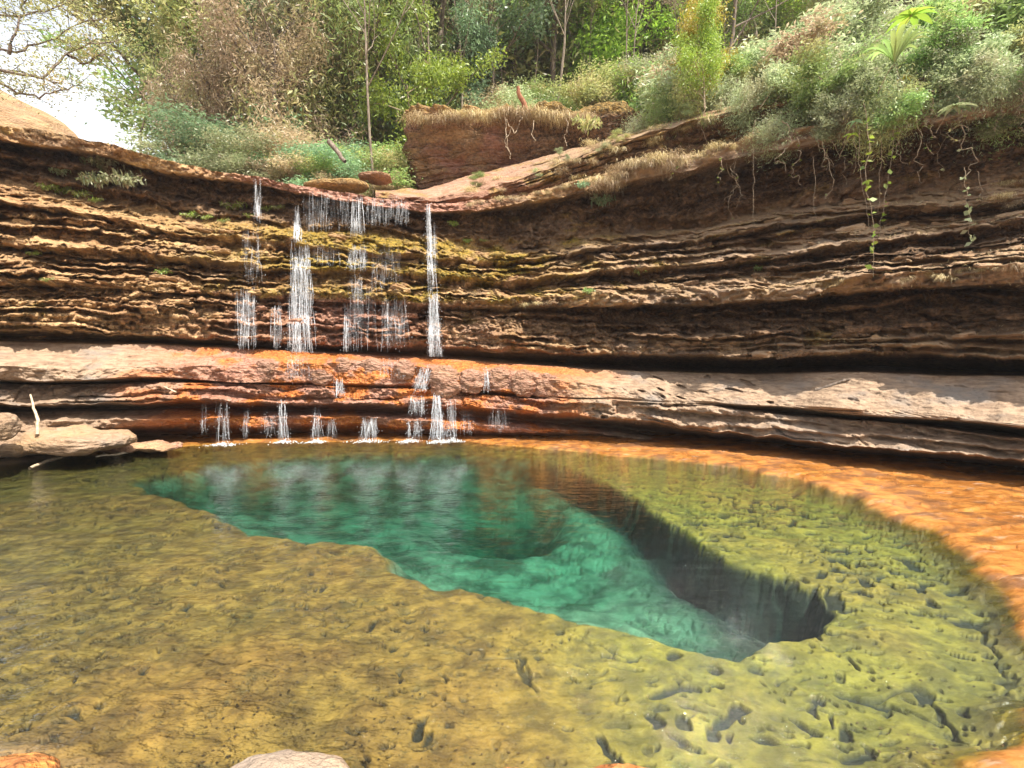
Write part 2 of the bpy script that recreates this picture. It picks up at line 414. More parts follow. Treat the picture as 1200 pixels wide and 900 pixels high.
# (y, offset, rows to next, bumpiness, beds until next, wobble px, part index)
LINES = [
 # y knots, depth offset knots, rows, rough, nbeds, wobble
 ("topback", None, None, 14, 0.5, 0, 0.3),
 ("rim",  L0, RO, 10, 0.6, 0, 1.5),
 ("capbot", L0 + kn(14, 14, 15, 12, 8, 8, 9, 9, 15, 18, 20, 20, 20, 20, 20), RO - 0.03, 8, 0.6, 0, 2.0),
 ("under", L0 + kn(20, 20, 22, 18, 12, 12, 14, 16, 24, 28, 32, 34, 34, 34, 30), RO + kn(1., 1., 1., 1., .9, .8, .8, 1., 1.2, 1.3, 1.4, 1.4, 1.2, 1., 1.), 42, 1.25, 2.5, 1),
 ("L2", L2, RO + kn(.8, .8, .8, .7, .4, .4, .5, 1., 1.3, 1.5, 1.5, 1.4, 1., .8, .8), 22, 0.8, 1, 2.5),
 ("L3", L3, RO + kn(-.5, -.5, -.5, -.45, -.5, -.5, -.4, -.2, -.1, 0, 0, 0, 0, 0, 0), 5, 0.9, 0, 2.5),
 ("L4", L3 + 7, RO + kn(.1, .1, .1, .1, .1, .0, .1, .4, .5, .6, .6, .6, .6, .6, .6), 32, 1.2, 3, 2.0),
 ("K5", K5, kn(1.5, 1.5, 1.5, 1.5, 1.4, 1.4, 1.5, 1.7, 1.9, 2.0, 2.0, 2.0, 2.0, 2.0, 2.0), 4, 0.9, 0, 3),
 ("K5b", K5 + 8, kn(2.1, 2.1, 2.1, 2.1, 2.1, 2.1, 2.2, 2.4, 2.6, 2.7, 2.7, 2.7, 2.7, 2.7, 2.7), 34, 1.3, 4, 2),
 ("K6", K6, kn(1.2, 1.2, 1.2, 1.2, 1.2, 1.2, 1.2, 1.2, 1.2, 1.2, 1.15, 1.15, 1.1, 1.1, 1.1), 9, 1.0, 0, 2.5),
 ("K6b", K6 + kn(9, 8, 7, 7, 6, 6, 7, 9, 11, 11, 12, 16, 20, 22, 20), kn(1.3, 1.3, 1.3, 1.3, 1.3, 1.3, 1.3, 1.3, 1.3, 1.3, 1.3, 1.3, 1.25, 1.25, 1.25), 4, 1.2, 0, 2),
 ("K6c", K6 + kn(12, 11, 10, 10, 10, 10, 12, 14, 16, 17, 18, 22, 26, 28, 26), kn(1.7, 1.7, 1.7, 1.7, 1.7, 1.8, 2.0, 2.3, 2.5, 2.6, 2.6, 2.6, 2.5, 2.5, 2.5), 26, 1.35, 3, 1),
 ("K7", K7, kn(1.15, 1.15, 1.15, 1.15, 1.2, 1.2, 1.2, 1.5, 1.7, 1.8, 1.8, 1.8, 1.75, 1.7, 1.7), 26, 1.2, 4, 2),
 ("K8", K8, kn(1.0, 1.0, 1.0, 1.0, 1.0, 1.0, 1.0, 1.2, 1.4, 1.5, 1.5, 1.5, 1.5, 1.4, 1.4), 5, 0.8, 0, 2),
 ("rec", (K8 * 0.35 + K9 * 0.65), kn(2.8, 2.8, 2.8, 2.8, 2.8, 2.7, 2.7, 3.4, 4.2, 5.0, 5.0, 5.0, 5.0, 5.0, 5.0), 10, 0.5, 0, 0.5),
 ("K9", K9, kn(1.3, 1.3, 1.3, 1.25, 1.2, 1.2, 1.2, 1.3, 1.6, 1.9, 1.9, 1.8, 1.7, 1.6, 1.6), 34, 0.25, 0, 0.8),
 ("M1", M1, kn(.15, .15, .15, .15, .2, .25, .25, .3, .45, .4, .3, .2, .15, .1, .1), 18, 0.35, 0, 1.6),
 ("M2", M2, kn(.1, .1, .1, .1, .15, .2, .2, .22, .35, .32, .2, .15, .1, .05, .05), 4, 0.4, 0, 1.5),
 ("M2b", (M2 * 0.3 + M3 * 0.7), kn(1.6, 1.6, 1.5, 1.2, .8, .7, .8, 1.1, .35, .35, 1.4, 2.0, 2.0, 2.0, 2.0), 4, 0.4, 0, 1.0),
 ("M3", M3, kn(.7, .7, .6, .4, .25, .3, .35, .4, .25, .25, .3, .5, .5, .5, .5), 22, 0.7, 2, 1.2),
 ("M4", M4, kn(0, 0, 0, 0, 0, 0, 0, 0, 0, 0, 0, 0, 0, 0, 0), 5, 0.5, 0, 2.0),
 ("M4b", (M4 * 0.3 + M5 * 0.7), kn(1.8, 1.8, 1.8, 2.0, 2.2, 1.8, 1.5, 1.8, 3.0, 3.4, 3.4, 3.2, 3.2, 3.2, 3.2), 8, 0.4, 0, 1.0),
 ("M5", M5, kn(.9, .9, .9, 1.0, 1.1, .8, .7, .8, 1.5, 1.7, 1.7, 1.4, 1.4, 1.4, 1.4), 7, 0.5, 0, 1.0),
 ("M6", M6, kn(.1, .1, .15, .2, .3, .2, .1, .3, 1.2, 1.3, 1.3, 1.0, 1.0, 1.0, 1.0), 7, 0.6, 0, 1.6),
 ("M7", M7, kn(.1, .1, .2, .25, .3, .2, .1, .3, 1.2, 1.3, 1.3, 1.0, 1.0, 1.0, 1.0), 4, 0.4, 0, 1.6),
 ("M8", M7 + kn(9, 9, 9, 13, 13, 12, 10, 5, 3, 3, 3, 3, 3, 3, 3), kn(2.3, 2.3, 2.3, 2.4, 2.4, 2.0, 1.4, 1.3, 1.8, 1.9, 1.9, 1.7, 1.7, 1.7, 1.7), 5, 0.3, 0, 0.5),
 ("end", M7 + kn(17, 17, 17, 20, 20, 19, 17, 12, 14, 16, 16, 18, 20, 22, 30), kn(1.5, 1.5, 1.5, 1.5, 1.5, 1.3, 1.3, 1.4, 2.0, 2.1, 2.1, 2.0, 2.0, 2.0, 2.0), 0, 0.2, 0, 0),
]
dl = smoothline(DL)
# small-scale plan waviness of the whole wall
dl = dl + 0.22 * fbm(CX / 90.0, CX * 0, seed=3, octv=3)
def hashline(i): return fbm(CX / (26.0 if i < 14 or i > 19 else 55.0), CX * 0 + i * 7.7, seed=40, octv=4 if i < 14 or i > 19 else 2, gain=0.6)
ly, lo = [], []
for i, (nm, ky, ko, rows, rough, nb, wob) in enumerate(LINES):
    if nm == "topback":
        ly.append(None); lo.append(None); continue
    y = smoothline(ky) + hashline(i) * wob * 2.0 + wob * 0.9 * fbm(CX / 75.0, CX * 0 + i * 2.9, seed=45, octv=2)
    o = smoothline(ko) + (0.22 * fbm(CX / 38.0, CX * 0 + i * 3.3, seed=60, octv=3) + 0.22 * fbm(CX / 110.0, CX * 0 + i * 4.1, seed=66, octv=2)) * (1 if nm not in ("rec", "M8", "end") else 0.4)
    ly.append(y); lo.append(o)
d_rim = dl + lo[1]
for i in range(2, len(ly)): ly[i] = np.maximum(ly[i], ly[i - 1] + 1.0)
ly[0] = HOR - (HOR - ly[1]) * d_rim / (d_rim + 4.0); lo[0] = lo[1] + 4.0
Y = []; D = []; S = []; RG = []; NBV = []; LID = []
sb = 0.0
for i in range(len(LINES) - 1):
    nm, ky, ko, rows, rough, nb, wob = LINES[i]
    for r in range(rows):
        t = r / rows
        Y.append(ly[i] * (1 - t) + ly[i + 1] * t); D.append(dl + lo[i] * (1 - t) + lo[i + 1] * t)
        S.append(sb + nb * t)
        rgh = LINES[i + 1][4] * t + rough * (1 - t)
        RG.append(rgh); NBV.append(1.0 if nb > 0 else 0.0); LID.append(i + t)
    sb += nb
Y.append(ly[-1]); D.append(dl + lo[-1]); S.append(sb); RG.append(0.2); NBV.append(0.0); LID.append(len(LINES) - 1)
Y = np.array(Y); D = np.array(D); S = np.array(S)[:, None]; RG = np.array(RG)[:, None]; NBV = np.array(NBV)[:, None]; LID = np.array(LID)
# fix the tiers: keep line order
Y[1:] = np.maximum(Y[1:], Y[:-1] - 0.0) if False else Y[1:]
XX = np.broadcast_to(CX, Y.shape)
Wp = P(XX, Y, D)
wx, wy, wz = Wp[..., 0], Wp[..., 1], Wp[..., 2]
along = wx + 0.3 * wy
# thin beds: steps with cracks that come and go, broken into blocks
s = S * 0.85 + 0.9 * fbm(along * 0.30, wz * 0.35, seed=71, octv=3) + 0.22 * fbm(along * 1.5, wz * 1.4, seed=72, octv=3)
bi = np.floor(s); tt = s - bi
wdt = 0.55 + 0.25 * noise(along * 0.5, bi * 5.1, seed=77)
pr = sstep(0.0, 0.30, tt) * (1 - sstep(wdt, wdt + 0.12, tt))       # 1 on the nose, 0 in the crack
cm = 0.10 + 0.90 * sstep(-0.30, 0.45, noise(along * 0.55, bi * 3.7, seed=75) + 0.5 * noise(along * 2.3, bi * 1.7, seed=76))
jx = along * 1.5 + 0.8 * noise(along * 0.4, bi * 2.2, seed=78) + 0.25 * noise(along * 2.5, wz * 3, seed=79)
blk = _h(np.floor(jx), bi, bi * 0, 5) - 0.5
jf = np.abs((jx % 1.0) - 0.5) * 2
smb = np.clip(NBV, 0, 1)
D = D - smb * ((pr - 0.5) * 0.55 * cm + blk * 0.30 - 0.10 * sstep(0.93, 1.0, jf)) * np.minimum(RG, 1.1)
big = fbm(along * 0.5, wz * 0.9, wy * 0.3, seed=80, octv=3)
mid = fbm(along * 2.8, wz * 3.4, seed=84, octv=5, gain=0.62)
rid = 1 - np.abs(fbm(along * 3.6, wz * 5.0, seed=90, octv=4, gain=0.62)) * 2.4
D = D - RG * (0.20 * big + 0.34 * mid + 0.17 * rid)
Yd = RG * (3.6 * fbm(along * 2.2, wz * 3.0, seed=95, octv=5, gain=.62)) * ((LID < 14) | (LID > 19))[:, None] * sstep(0, 1, LID)[:, None]
Y = Y + np.where(NBV > 0, Yd, Yd * .6)
D = D - (RG ** 1.5) * 0.085 * fbm(along * 9, wz * 13, seed=99, octv=3, gain=.6)
not_ = sstep(0.15, 0.5, fbm(along * 0.9, wz * 1.6, seed=97, octv=4, gain=.6))
D = D + RG * 0.35 * not_ * ((LID < 14))[:, None]
wo = worley(along * 3.0 + 0.9 * noise(along * 3, wz * 3, seed=11), wz * 5.2 + 0.6 * noise(along * 2, wz * 3, seed=15), seed=12)
D = D + RG * 0.16 * sstep(0.40, 0.12, wo) * sstep(0.45, 0.8, RG) * sstep(-0.2, 0.3, noise(along * 0.8, wz * 1.3, seed=16))
# boulder-like lumps on the wet middle ledge
lump = worley(along * 1.25 + 0.3 * noise(along * 2, wz * 2, seed=5), wz * 1.1 + 0.4, seed=21)
zone = sstep(285, 330, XX) * sstep(690, 640, XX) * sstep(421, 428, Y) * sstep(468, 455, Y)
D = D - zone * (0.24 * (0.62 - lump))
# small pits on the pale slab
pit = worley(along * 1.5 + .8 * noise(along, wz * 2, seed=31), wz * 3.6 + .8 * noise(along * 1.3, wz * 2, seed=32), seed=33)
pm = sstep(0.16, 0.08, pit + 0.06 * noise(along * 9, wz * 20, seed=3)) * ((LID > 15) & (LID < 21))[:, None] * sstep(620, 700, XX)
pm2 = sstep(0.26, 0.14, worley(along * 1.5, wz * 6.5, seed=35) + 0.08 * noise(along * 9, wz * 20, seed=3)) * ((LID > 19.2) & (LID < 20.6))[:, None] * sstep(640, 740, XX)
psel = sstep(-0.05, 0.3, fbm(along * 0.7, wz * 1.2, seed=37, octv=2))
pm = pm * psel; pm2 = pm2 * psel
D = D + 0.22 * np.maximum(pm, pm2) - 0.10 * ((LID > 15) & (LID < 20.5))[:, None] * sstep(600, 680, XX) * fbm(along * 1.1, wz * 2.5, seed=38, octv=5, gain=.6)
Wp = P(XX, Y, D)
# keep the foot of the wall below ground
# ---- colour masks (rock kinds and growth; dark: faces and pits, thinned on lips)
xn, yn = XX, Y
nzA = fbm(along * 0.5, wz * 1.1, seed=101, octv=4); nzB = fbm(along * 1.6, wz * 3.5, seed=111, octv=4)
lid = np.broadcast_to(LID[:, None], Y.shape)
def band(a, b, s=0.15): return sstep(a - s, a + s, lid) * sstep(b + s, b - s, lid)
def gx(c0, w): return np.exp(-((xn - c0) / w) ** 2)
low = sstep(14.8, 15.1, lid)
upper = 1 - low
orange = low * sstep(90, 260, xn + 60 * nzA) * sstep(760, 600, xn + 70 * nzA) * sstep(-0.05, 0.25, nzB + 0.7 * nzA + 0.04 + 0.25 * ((lid > 20.5) & (lid < 21)) + 0.2 * ((lid > 22.5) & (lid < 24)))
orange = np.maximum(orange, band(15.0, 15.6, 0.2) * sstep(170, 260, xn) * sstep(760, 640, xn) * sstep(-0.5, 0, nzA))
orange *= np.where(lid > 20.4, np.where(lid < 21.3, 0.6, 1), 1)
red = low * sstep(110, 260, xn) * sstep(700, 620, xn) * 0.85
red = np.maximum(red, upper * np.exp(-((xn - 400) / 140.0) ** 2) * sstep(9, 10, lid) * 0.75)
red = np.maximum(red, band(0.8, 2.4, 0.3) * sstep(220, 320, xn) * sstep(620, 520, xn) * 0.9)
grey = low * (1 - np.maximum(sstep(130, 260, xn) * sstep(700, 640, xn), 0)) * 1.0
grey = np.maximum(grey, upper * sstep(0.1, 0.5, nzA) * 0.35)
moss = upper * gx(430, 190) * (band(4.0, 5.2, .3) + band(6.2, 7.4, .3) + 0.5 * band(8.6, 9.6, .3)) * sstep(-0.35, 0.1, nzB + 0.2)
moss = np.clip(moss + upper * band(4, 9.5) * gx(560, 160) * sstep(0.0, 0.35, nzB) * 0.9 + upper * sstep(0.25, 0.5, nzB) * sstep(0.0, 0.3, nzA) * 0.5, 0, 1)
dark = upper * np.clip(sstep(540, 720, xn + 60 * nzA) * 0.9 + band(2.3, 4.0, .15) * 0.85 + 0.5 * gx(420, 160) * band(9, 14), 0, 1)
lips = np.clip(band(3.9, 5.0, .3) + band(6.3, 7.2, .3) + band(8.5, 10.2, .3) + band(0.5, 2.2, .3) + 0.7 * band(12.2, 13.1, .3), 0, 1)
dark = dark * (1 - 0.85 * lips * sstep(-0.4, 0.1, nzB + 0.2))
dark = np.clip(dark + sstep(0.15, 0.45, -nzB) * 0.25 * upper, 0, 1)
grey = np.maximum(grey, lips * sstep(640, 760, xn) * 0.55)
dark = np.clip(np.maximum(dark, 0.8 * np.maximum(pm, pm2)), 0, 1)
wet = np.clip(gx(430, 170) * 0.9 * sstep(-0.4, 0.2, nzA + 0.2), 0, 1)
ATT = dict(orange=orange, red=red, grey=grey, moss=moss, dark=dark, wet=wet)
cliff = empty("cliff", (0, 16, 0), kind="structure")
PARTS = [(0, 2.0), (2.0, 3.99), (3.99, 6.0), (6.0, 8.0), (8.0, 9.0), (9.0, 11.0), (11.0, 12.0), (12.0, 14.0), (14.0, 16.0), (16.0, 18.0), (18.0, 20.0), (20.0, 22.0), (22.0, 24.0), (24.0, 26.0)]
nc = Y.shape[1]
for a, b in PARTS:
    rws = np.where((LID >= a - 1e-6) & (LID <= b + 1e-6))[0]
    r0, r1 = rws[0], rws[-1]
    if b < 26 and LID[r1] < b - 1e-6: r1 += 1
    v = Wp[r0:r1 + 1].reshape(-1, 3)
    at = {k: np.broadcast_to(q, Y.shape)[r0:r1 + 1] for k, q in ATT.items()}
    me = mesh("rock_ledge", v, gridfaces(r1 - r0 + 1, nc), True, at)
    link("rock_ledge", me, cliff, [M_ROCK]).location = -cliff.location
# lookup: nearest distance of the rock at a pixel
BW, BH = 1720, 700
DM = np.full((BH, BW), 99.0)
def splat(pts):
    u, v = proj(pts.reshape(-1, 3))
    iu = np.round(u + 260).astype(int); iv = np.round(v + 50).astype(int)
    for du in (0, 1):
        for dv in (0, 1):
            a = np.clip(iu + du, 0, BW - 1); b = np.clip(iv + dv, 0, BH - 1)
            np.minimum.at(DM, (b, a), pts.reshape(-1, 3)[:, 1])
splat(Wp)
def depth_at(x, y):
    a = int(np.clip(round(x + 260), 0, BW - 1)); b = int(np.clip(round(y + 50), 0, BH - 1))
    for r in range(0, 12):
        w = DM[max(0, b - r):b + r + 1, max(0, a - r):a + r + 1]
        if w.min() < 90: return float(w.min())
    return 17.0

# ------------------------------------------------------------------ upper tier of ledges on the right
UX = np.array([440, 500, 560, 620, 700, 760, 800, 900, 1000, 1100, 1200, 1400], float)
CU = np.arange(440, 1440, 1.6)
def ul(v, w=14):
    y = np.interp(CU, UX, v); k = np.hanning(w); k /= k.sum()
    return np.convolve(np.pad(y, w, mode='edge'), k, mode='same')[w:-w]
rimD = np.interp(CU, CX, d_rim); rimY = np.interp(CU, CX, ly[1])
UL = [
 (np.maximum(rimY + 6, 0), rimD + 0.9, 6, .4),
 (ul(kn(232, 238, 236, 222, 196, 184, 176, 150, 132, 116, 104, 76)), rimD + 1.0, 16, .8),
 (ul(kn(230, 236, 230, 212, 184, 166, 152, 132, 114, 98, 88, 60)), rimD + 0.75, 14, .9),
 (ul(kn(226, 233, 226, 206, 174, 156, 143, 122, 104, 90, 78, 50)), rimD + ul(kn(.8, .8, .8, .8, .5, .4, .3, .3, .3, .3, .3, .3)), 30, .5),
 (ul(kn(224, 222, 204, 190, 168, 150, 138, 114, 96, 82, 70, 42)), rimD + ul(kn(2.0, 2.4, 2.8, 2.8, 2.4, 1.6, 1.2, 1.2, 1.2, 1.2, 1.2, 1.2)), 10, .2),
 (ul(kn(226, 222, 204, 188, 168, 148, 136, 114, 96, 82, 70, 42)), rimD + 4.5, 0, .2)]
uy, ud, ur, us = [], [], [], []
for i in range(len(UL) - 1):
    y, d, rows, rough = UL[i]
    wob = fbm(CU / 24.0, CU * 0 + i * 5.5, seed=200, octv=4) * 2.5 * (0 if i == 0 else 1)
    for r in range(rows):
        t = r / rows
        uy.append(y * (1 - t) + UL[i + 1][0] * t + wob * (1 - t)); ud.append(d * (1 - t) + UL[i + 1][1] * t); ur.append(rough * (1 - t) + t * UL[i + 1][3]); us.append(i + t)
uy.append(UL[-1][0]); ud.append(UL[-1][1]); ur.append(.2); us.append(5)
uy = np.array(uy); ud = np.array(ud); ur = np.array(ur)[:, None]; us = np.array(us)[:, None]
ux = np.broadcast_to(CU, uy.shape)
q = P(ux, uy, ud); al = q[..., 0] + 0.3 * q[..., 1]
brk = fbm(al * 0.9, q[..., 2] * 2.0, seed=210, octv=4)
ud = ud - ur * (0.55 * brk + 0.22 * fbm(al * 3.5, q[..., 2] * 7, seed=220, octv=3))
crk = np.abs(np.modf(us * 1.7 + 5 + 0.5 * brk)[0])
ud = ud - ur * 0.30 * fbm(al * 2.2, q[..., 2] * 3, seed=225, octv=5, gain=.62)
uy = uy + 3.0 * fbm(al * 1.6, us * 3.0 + 0 * al, seed=227, octv=4)
ud = ud + 0.25 * ur * sstep(0.70, 0.9, crk) * sstep(1.0, .9, crk * 0 + .5) * sstep(560, 640, ux)
ud = np.maximum(ud, ud[0:1] * 0 + rimD[None, :] + .25)
q = P(ux, uy, ud)
nB = fbm(al * 1.6, q[..., 2] * 3.5, seed=230, octv=4)
usb = np.broadcast_to(us, ux.shape)
ua = dict(orange=np.zeros_like(ux), red=np.clip(0.5 * sstep(700, 560, ux), 0, 1), grey=sstep(2.6, 3.1, usb) * 0.55,
          moss=sstep(0.15, 0.4, nB) * 0.5, dark=np.clip(np.maximum(sstep(3.1, 2.4, usb) * 0.85, 0.3 + 0.8 * nB), 0, 1), wet=np.zeros_like(ux))
me = mesh("rock_ledge", q.reshape(-1, 3), gridfaces(*ux.shape), True, ua)
o = link("rock_ledge", me, cliff, [M_ROCK]); o.location = -cliff.location
splat(q)
hill_start_D = np.interp(CX, CU, UL[4][1]); hill_start_Y = np.interp(CX, CU, UL[4][0])

# ------------------------------------------------------------------ rocks (rounded boxes with noise)
def rockbox(cx, cy, cz, sx, sy, sz, seed=0, n=40, power=5.0, amp=0.12, freq=1.0, strata=0.0, masks=None, shear=None, flat=1.0):
    g = np.linspace(-1, 1, n)
    a, b = np.meshgrid(g, g, indexing='ij'); a = a.ravel(); b = b.ravel(); o1 = np.ones_like(a)
    V = np.concatenate([np.stack(t, -1) for t in ((o1, a, b), (-o1, b, a), (b, o1, a), (a, -o1, b), (a, b, o1), (b, a, -o1))])
    F = np.concatenate([gridfaces(n, n) + k * n * n for k in range(6)])
    r = (np.abs(V) ** power).sum(1) ** (1 / power)
    V = V / r[:, None]
    Nn = V.copy()
    w = V * np.array([sx, sy, sz])
    if shear is not None: w = shear(w, V)
    q = w + np.array([cx, cy, cz])
    d = amp * fbm(q[:, 0] * freq, q[:, 2] * freq * 1.8, q[:, 1] * freq, seed=seed, octv=5, gain=0.55)
    if strata:
        st = np.modf(np.abs(q[:, 2] * 2.2 + 0.5 * noise(q[:, 0] * .5, q[:, 1] * .5, seed=seed)))[0]
        d = d - strata * sstep(0.75, 0.95, st) * (1 - np.abs(Nn[:, 2]))
    q = q + Nn * d[:, None]
    m = dict(orange=0.0, red=0.0, grey=0.0, moss=0.0, dark=0.0, wet=0.0)
    nz = fbm(q[:, 0] * 1.3, q[:, 1] * 1.3, q[:, 2] * 2, seed=seed + 5, octv=3)
    m.update(masks(q, nz) if masks else {})
    at = {k: np.broadcast_to(np.asarray(v, float), (len(q),)) for k, v in m.items()}
    # weld the box seams
    key = np.round(q, 5); _, fi, inv = np.unique(key, axis=0, return_index=True, return_inverse=True)
    inv = inv.ravel()
    F = inv[F]
    q = q[fi]; at = {k: v[fi] for k, v in at.items()}
    return mesh("rock", q - np.array([cx, cy, cz]), F, True, at)
def rock(name, c, s, label, cat="rock", **kw):
    me = rockbox(*c, *s, **kw)
    o = link(name, me, None, [M_ROCK]); o.location = c
    return tag(o, label, cat)

def block_shear(w, V):
    w = w.copy()
    k = (1 - V[:, 2]) * 0.5                       # 0 at top, 1 at the foot
    left = sstep(-0.2, -1.0, V[:, 0])
    w[:, 0] += k ** 1.6 * left * 0.75
    w[:, 1] += k * 1.5 * (V[:, 1] < 0)
    return w
rock("overhanging_block", (1.75, 24.0, 10.75), (6.3, 3.0, 1.75), "massive red-brown overhanging rock block above the slope, capped with dry grass and roots", "rock block",
     seed=301, n=170, power=9, amp=0.75, freq=0.75, strata=0.12, shear=block_shear,
     masks=lambda q, nz: dict(red=np.clip(0.20 + nz, 0, .6) * sstep(1.5, -1.0, q[:, 0]), dark=np.clip(0.80 + 0.2 * sstep(-1, 3, q[:, 0]) + 0.5 * nz, 0, 1), moss=sstep(12.0, 12.3, q[:, 2]) * 0.5))
c0 = P(10, 165, 16.5)
rock("rock_dome", tuple(P(-40, 190, 19.0)), (3.6, 2.5, 2.35), "smooth pale tan rock hump behind the rim at the far left", seed=311, n=60, power=2.6, amp=0.25, freq=0.5,
     masks=lambda q, nz: dict(grey=np.clip(0.5 + 0.3 * nz, 0, 1)))
# low grey slabs at the left shore
rock("shore_slab", tuple(P(55, 517, 12.5)), (1.9, 0.9, 0.25), "long pale grey rock slab lying low at the left shore under the ledges", seed=321, n=60, power=3.2, amp=0.2, strata=0.0, freq=1.4,
     masks=lambda q, nz: dict(grey=np.clip(0.75 + 0.6 * nz, 0, 1), dark=np.clip(.5 * nz, 0, 1)))
rock("shore_slab", tuple(P(165, 523, 13.7)), (1.1, 0.45, 0.10), "low reddish rock slab beside the water right of the pale grey shore slab", seed=322, n=40, power=3.2, amp=0.2, strata=0.0, freq=1.8,
     masks=lambda q, nz: dict(grey=0.3, red=np.clip(0.5 + nz, 0, 1)))
rock("shore_slab", tuple(P(-60, 505, 10.6)), (1.0, 0.8, 0.32), "blocky grey slab cut by the left edge of the picture", seed=323, n=40, power=3.2, amp=0.2, strata=0.0, freq=1.5,
     masks=lambda q, nz: dict(grey=0.8))
rock("loose_stone", tuple(P(2, 499, 11.3)), (0.16, 0.2, 0.13), "small pale stone resting on the grey slab at the left edge", seed=324, n=24, power=3, amp=0.06, freq=5, masks=lambda q, nz: dict(grey=0.9))
# foreground rocks at the photographer's feet
rock("foreground_rock", tuple(PZ(325, 940, 0.0)), (0.36, 0.30, 0.105), "pale buff rock breaking the water at the bottom edge left of centre", seed=331, n=44, power=2.6, amp=0.05, freq=3, masks=lambda q, nz: dict(grey=1.0))
rock("foreground_rock", tuple(PZ(600, 926, 0.0)), (0.13, 0.14, 0.07), "small orange rock with a wet pale top at the bottom edge in the middle", seed=332, n=36, power=2.6, amp=0.05, freq=4, masks=lambda q, nz: dict(orange=0.8, wet=0.7))
rock("foreground_rock", tuple(PZ(735, 930, 0.0)), (0.22, 0.17, 0.07), "flat reddish-orange rock at the bottom edge right of the middle", seed=333, n=36, power=2.6, amp=0.05, freq=4, masks=lambda q, nz: dict(orange=0.85, red=0.3, wet=0.4))
rock("foreground_rock", tuple(PZ(-30, 950, -0.05)), (0.28, 0.34, 0.10), "orange rock rising at the bottom left corner of the pool", seed=334, n=44, power=2.4, amp=0.06, freq=2.5, masks=lambda q, nz: dict(orange=0.9, moss=0.2, wet=0.4))
# dark rounded stones set in the wet ledge
for (bx, by, r, dk) in [(311, 431, 8, .8), (377, 441, 9, .9), (402, 427, 7, .7), (436, 433, 11, .9), (474, 433, 9, .8), (523, 447, 15, .7), (553, 447, 11, .7), (585, 443, 10, .7), (614, 450, 12, .6), (640, 452, 11, .6)]:
    Dz = depth_at(bx, by); k = 1.35 * r * Dz / FPX
    o = link("stone", rockbox(0, 0, 0, k, k * .55, k * .95, seed=int(bx), n=20, power=2.4, amp=k * .3, freq=1.6 / k, masks=lambda q, nz: dict(red=0.6, dark=0.45 * dk + 0.3 * nz, wet=0.6, grey=0.2)), cliff, [M_ROCK])
    o.location = Vector(P(bx, by, Dz + k * .25)) - cliff.location

# broken angular blocks along the ledges of the upper wall
BLK = {}
for ci, mk in enumerate([dict(dark=0.15), dict(dark=0.85), dict(moss=0.8), dict(red=0.7, wet=0.5), dict(grey=0.6)]):
    BLK[ci] = [mesh_ for mesh_ in (rockbox(0, 0, 0, 1, .7, .42, seed=800 + 7 * j + ci, n=9, power=5, amp=.42, freq=1.3, masks=lambda q, nz, mk=mk: mk) for j in range(4))]
    for m_ in BLK[ci]: m_.materials.append(M_ROCK)
rb = np.random.default_rng(31)
nblk = 0
while nblk < 250:
    i_ = int(rb.integers(30, Y.shape[0] - 90)); j_ = int(rb.integers(0, Y.shape[1]))
    if not (3.9 < LID[i_] < 14.0): continue
    if Wp[i_ + 1, j_, 2] >= Wp[i_, j_, 2] or lips[i_, j_] < 0.3 and rb.uniform() < .6: continue
    if moss[i_, j_] > .5: ci = 2
    elif red[i_, j_] > .4: ci = 3
    elif dark[i_, j_] > .45: ci = 1
    elif CX[j_] > 700: ci = 4
    else: ci = 0
    o = bpy.data.objects.new("stone", BLK[ci][int(rb.integers(4))]); COL.objects.link(o); o.parent = cliff
    k = float(rb.uniform(.07, .24)); o.scale = (k * rb.uniform(.8, 1.7), k, k * rb.uniform(.5, .95))
    o.rotation_euler = (rb.uniform(-.25, .25), rb.uniform(-.2, .2), rb.uniform(-.5, .5) + (-.5 if CX[j_] > 560 else .5 if CX[j_] < 200 else 0))
    o.location = Vector(Wp[i_, j_] + np.array([0, .25 * k, 0])) - cliff.location
    nblk += 1

# ------------------------------------------------------------------ pool floor
def poly_sd(px, py, poly):
    """signed distance, positive inside"""
    d = np.full(px.shape, 1e9); ins = np.zeros(px.shape, bool)
    n = len(poly)
    for i in range(n):
        x1, y1 = poly[i]; x2, y2 = poly[(i + 1) % n]
        ex, ey = x2 - x1, y2 - y1
        t = np.clip(((px - x1) * ex + (py - y1) * ey) / (ex * ex + ey * ey + 1e-12), 0, 1)
        d = np.minimum(d, (px - x1 - t * ex) ** 2 + (py - y1 - t * ey) ** 2)
        cnd = ((y1 > py) != (y2 > py)) & (px < ex * (py - y1) / (ey + 1e-12) + x1)
        ins ^= cnd
    d = np.sqrt(d)
    return np.where(ins, d, -d)
SHORE = [(-300, 620), (-100, 556), (0, 545), (80, 535), (150, 528), (250, 520), (350, 517), (450, 516), (540, 517), (620, 524), (700, 533), (780, 540), (850, 548), (930, 562), (1000, 585), (1070, 615), (1120, 645), (1150, 668), (1165, 700), (1190, 722), (1215, 760), (1212, 800), (1190, 830), (1170, 862), (1120, 888), (1060, 925), (900, 965), (600, 990), (250, 1000), (60, 980), (-60, 920), (-300, 850)]
shore_w = np.array([PZ(x, y, 0.0)[:2] for x, y in SHORE])
HZ = -0.13
HOLE = [(150, 562), (230, 547), (300, 537), (380, 532), (450, 530), (560, 533), (640, 539), (690, 556), (740, 580), (790, 612), (830, 640), (880, 668), (930, 684), (965, 690), (976, 715), (972, 742), (935, 752), (900, 752), (862, 768), (830, 766), (790, 758), (730, 740), (680, 728), (640, 714), (590, 700), (540, 686), (500, 690), (462, 680), (440, 668), (448, 650), (425, 640), (380, 638), (340, 632), (290, 626), (262, 614), (235, 598), (200, 588), (165, 580)]
hole_w = np.array([PZ(x, y, HZ)[:2] for x, y in HOLE])
gx_ = np.arange(-330, 1540, 1.35)
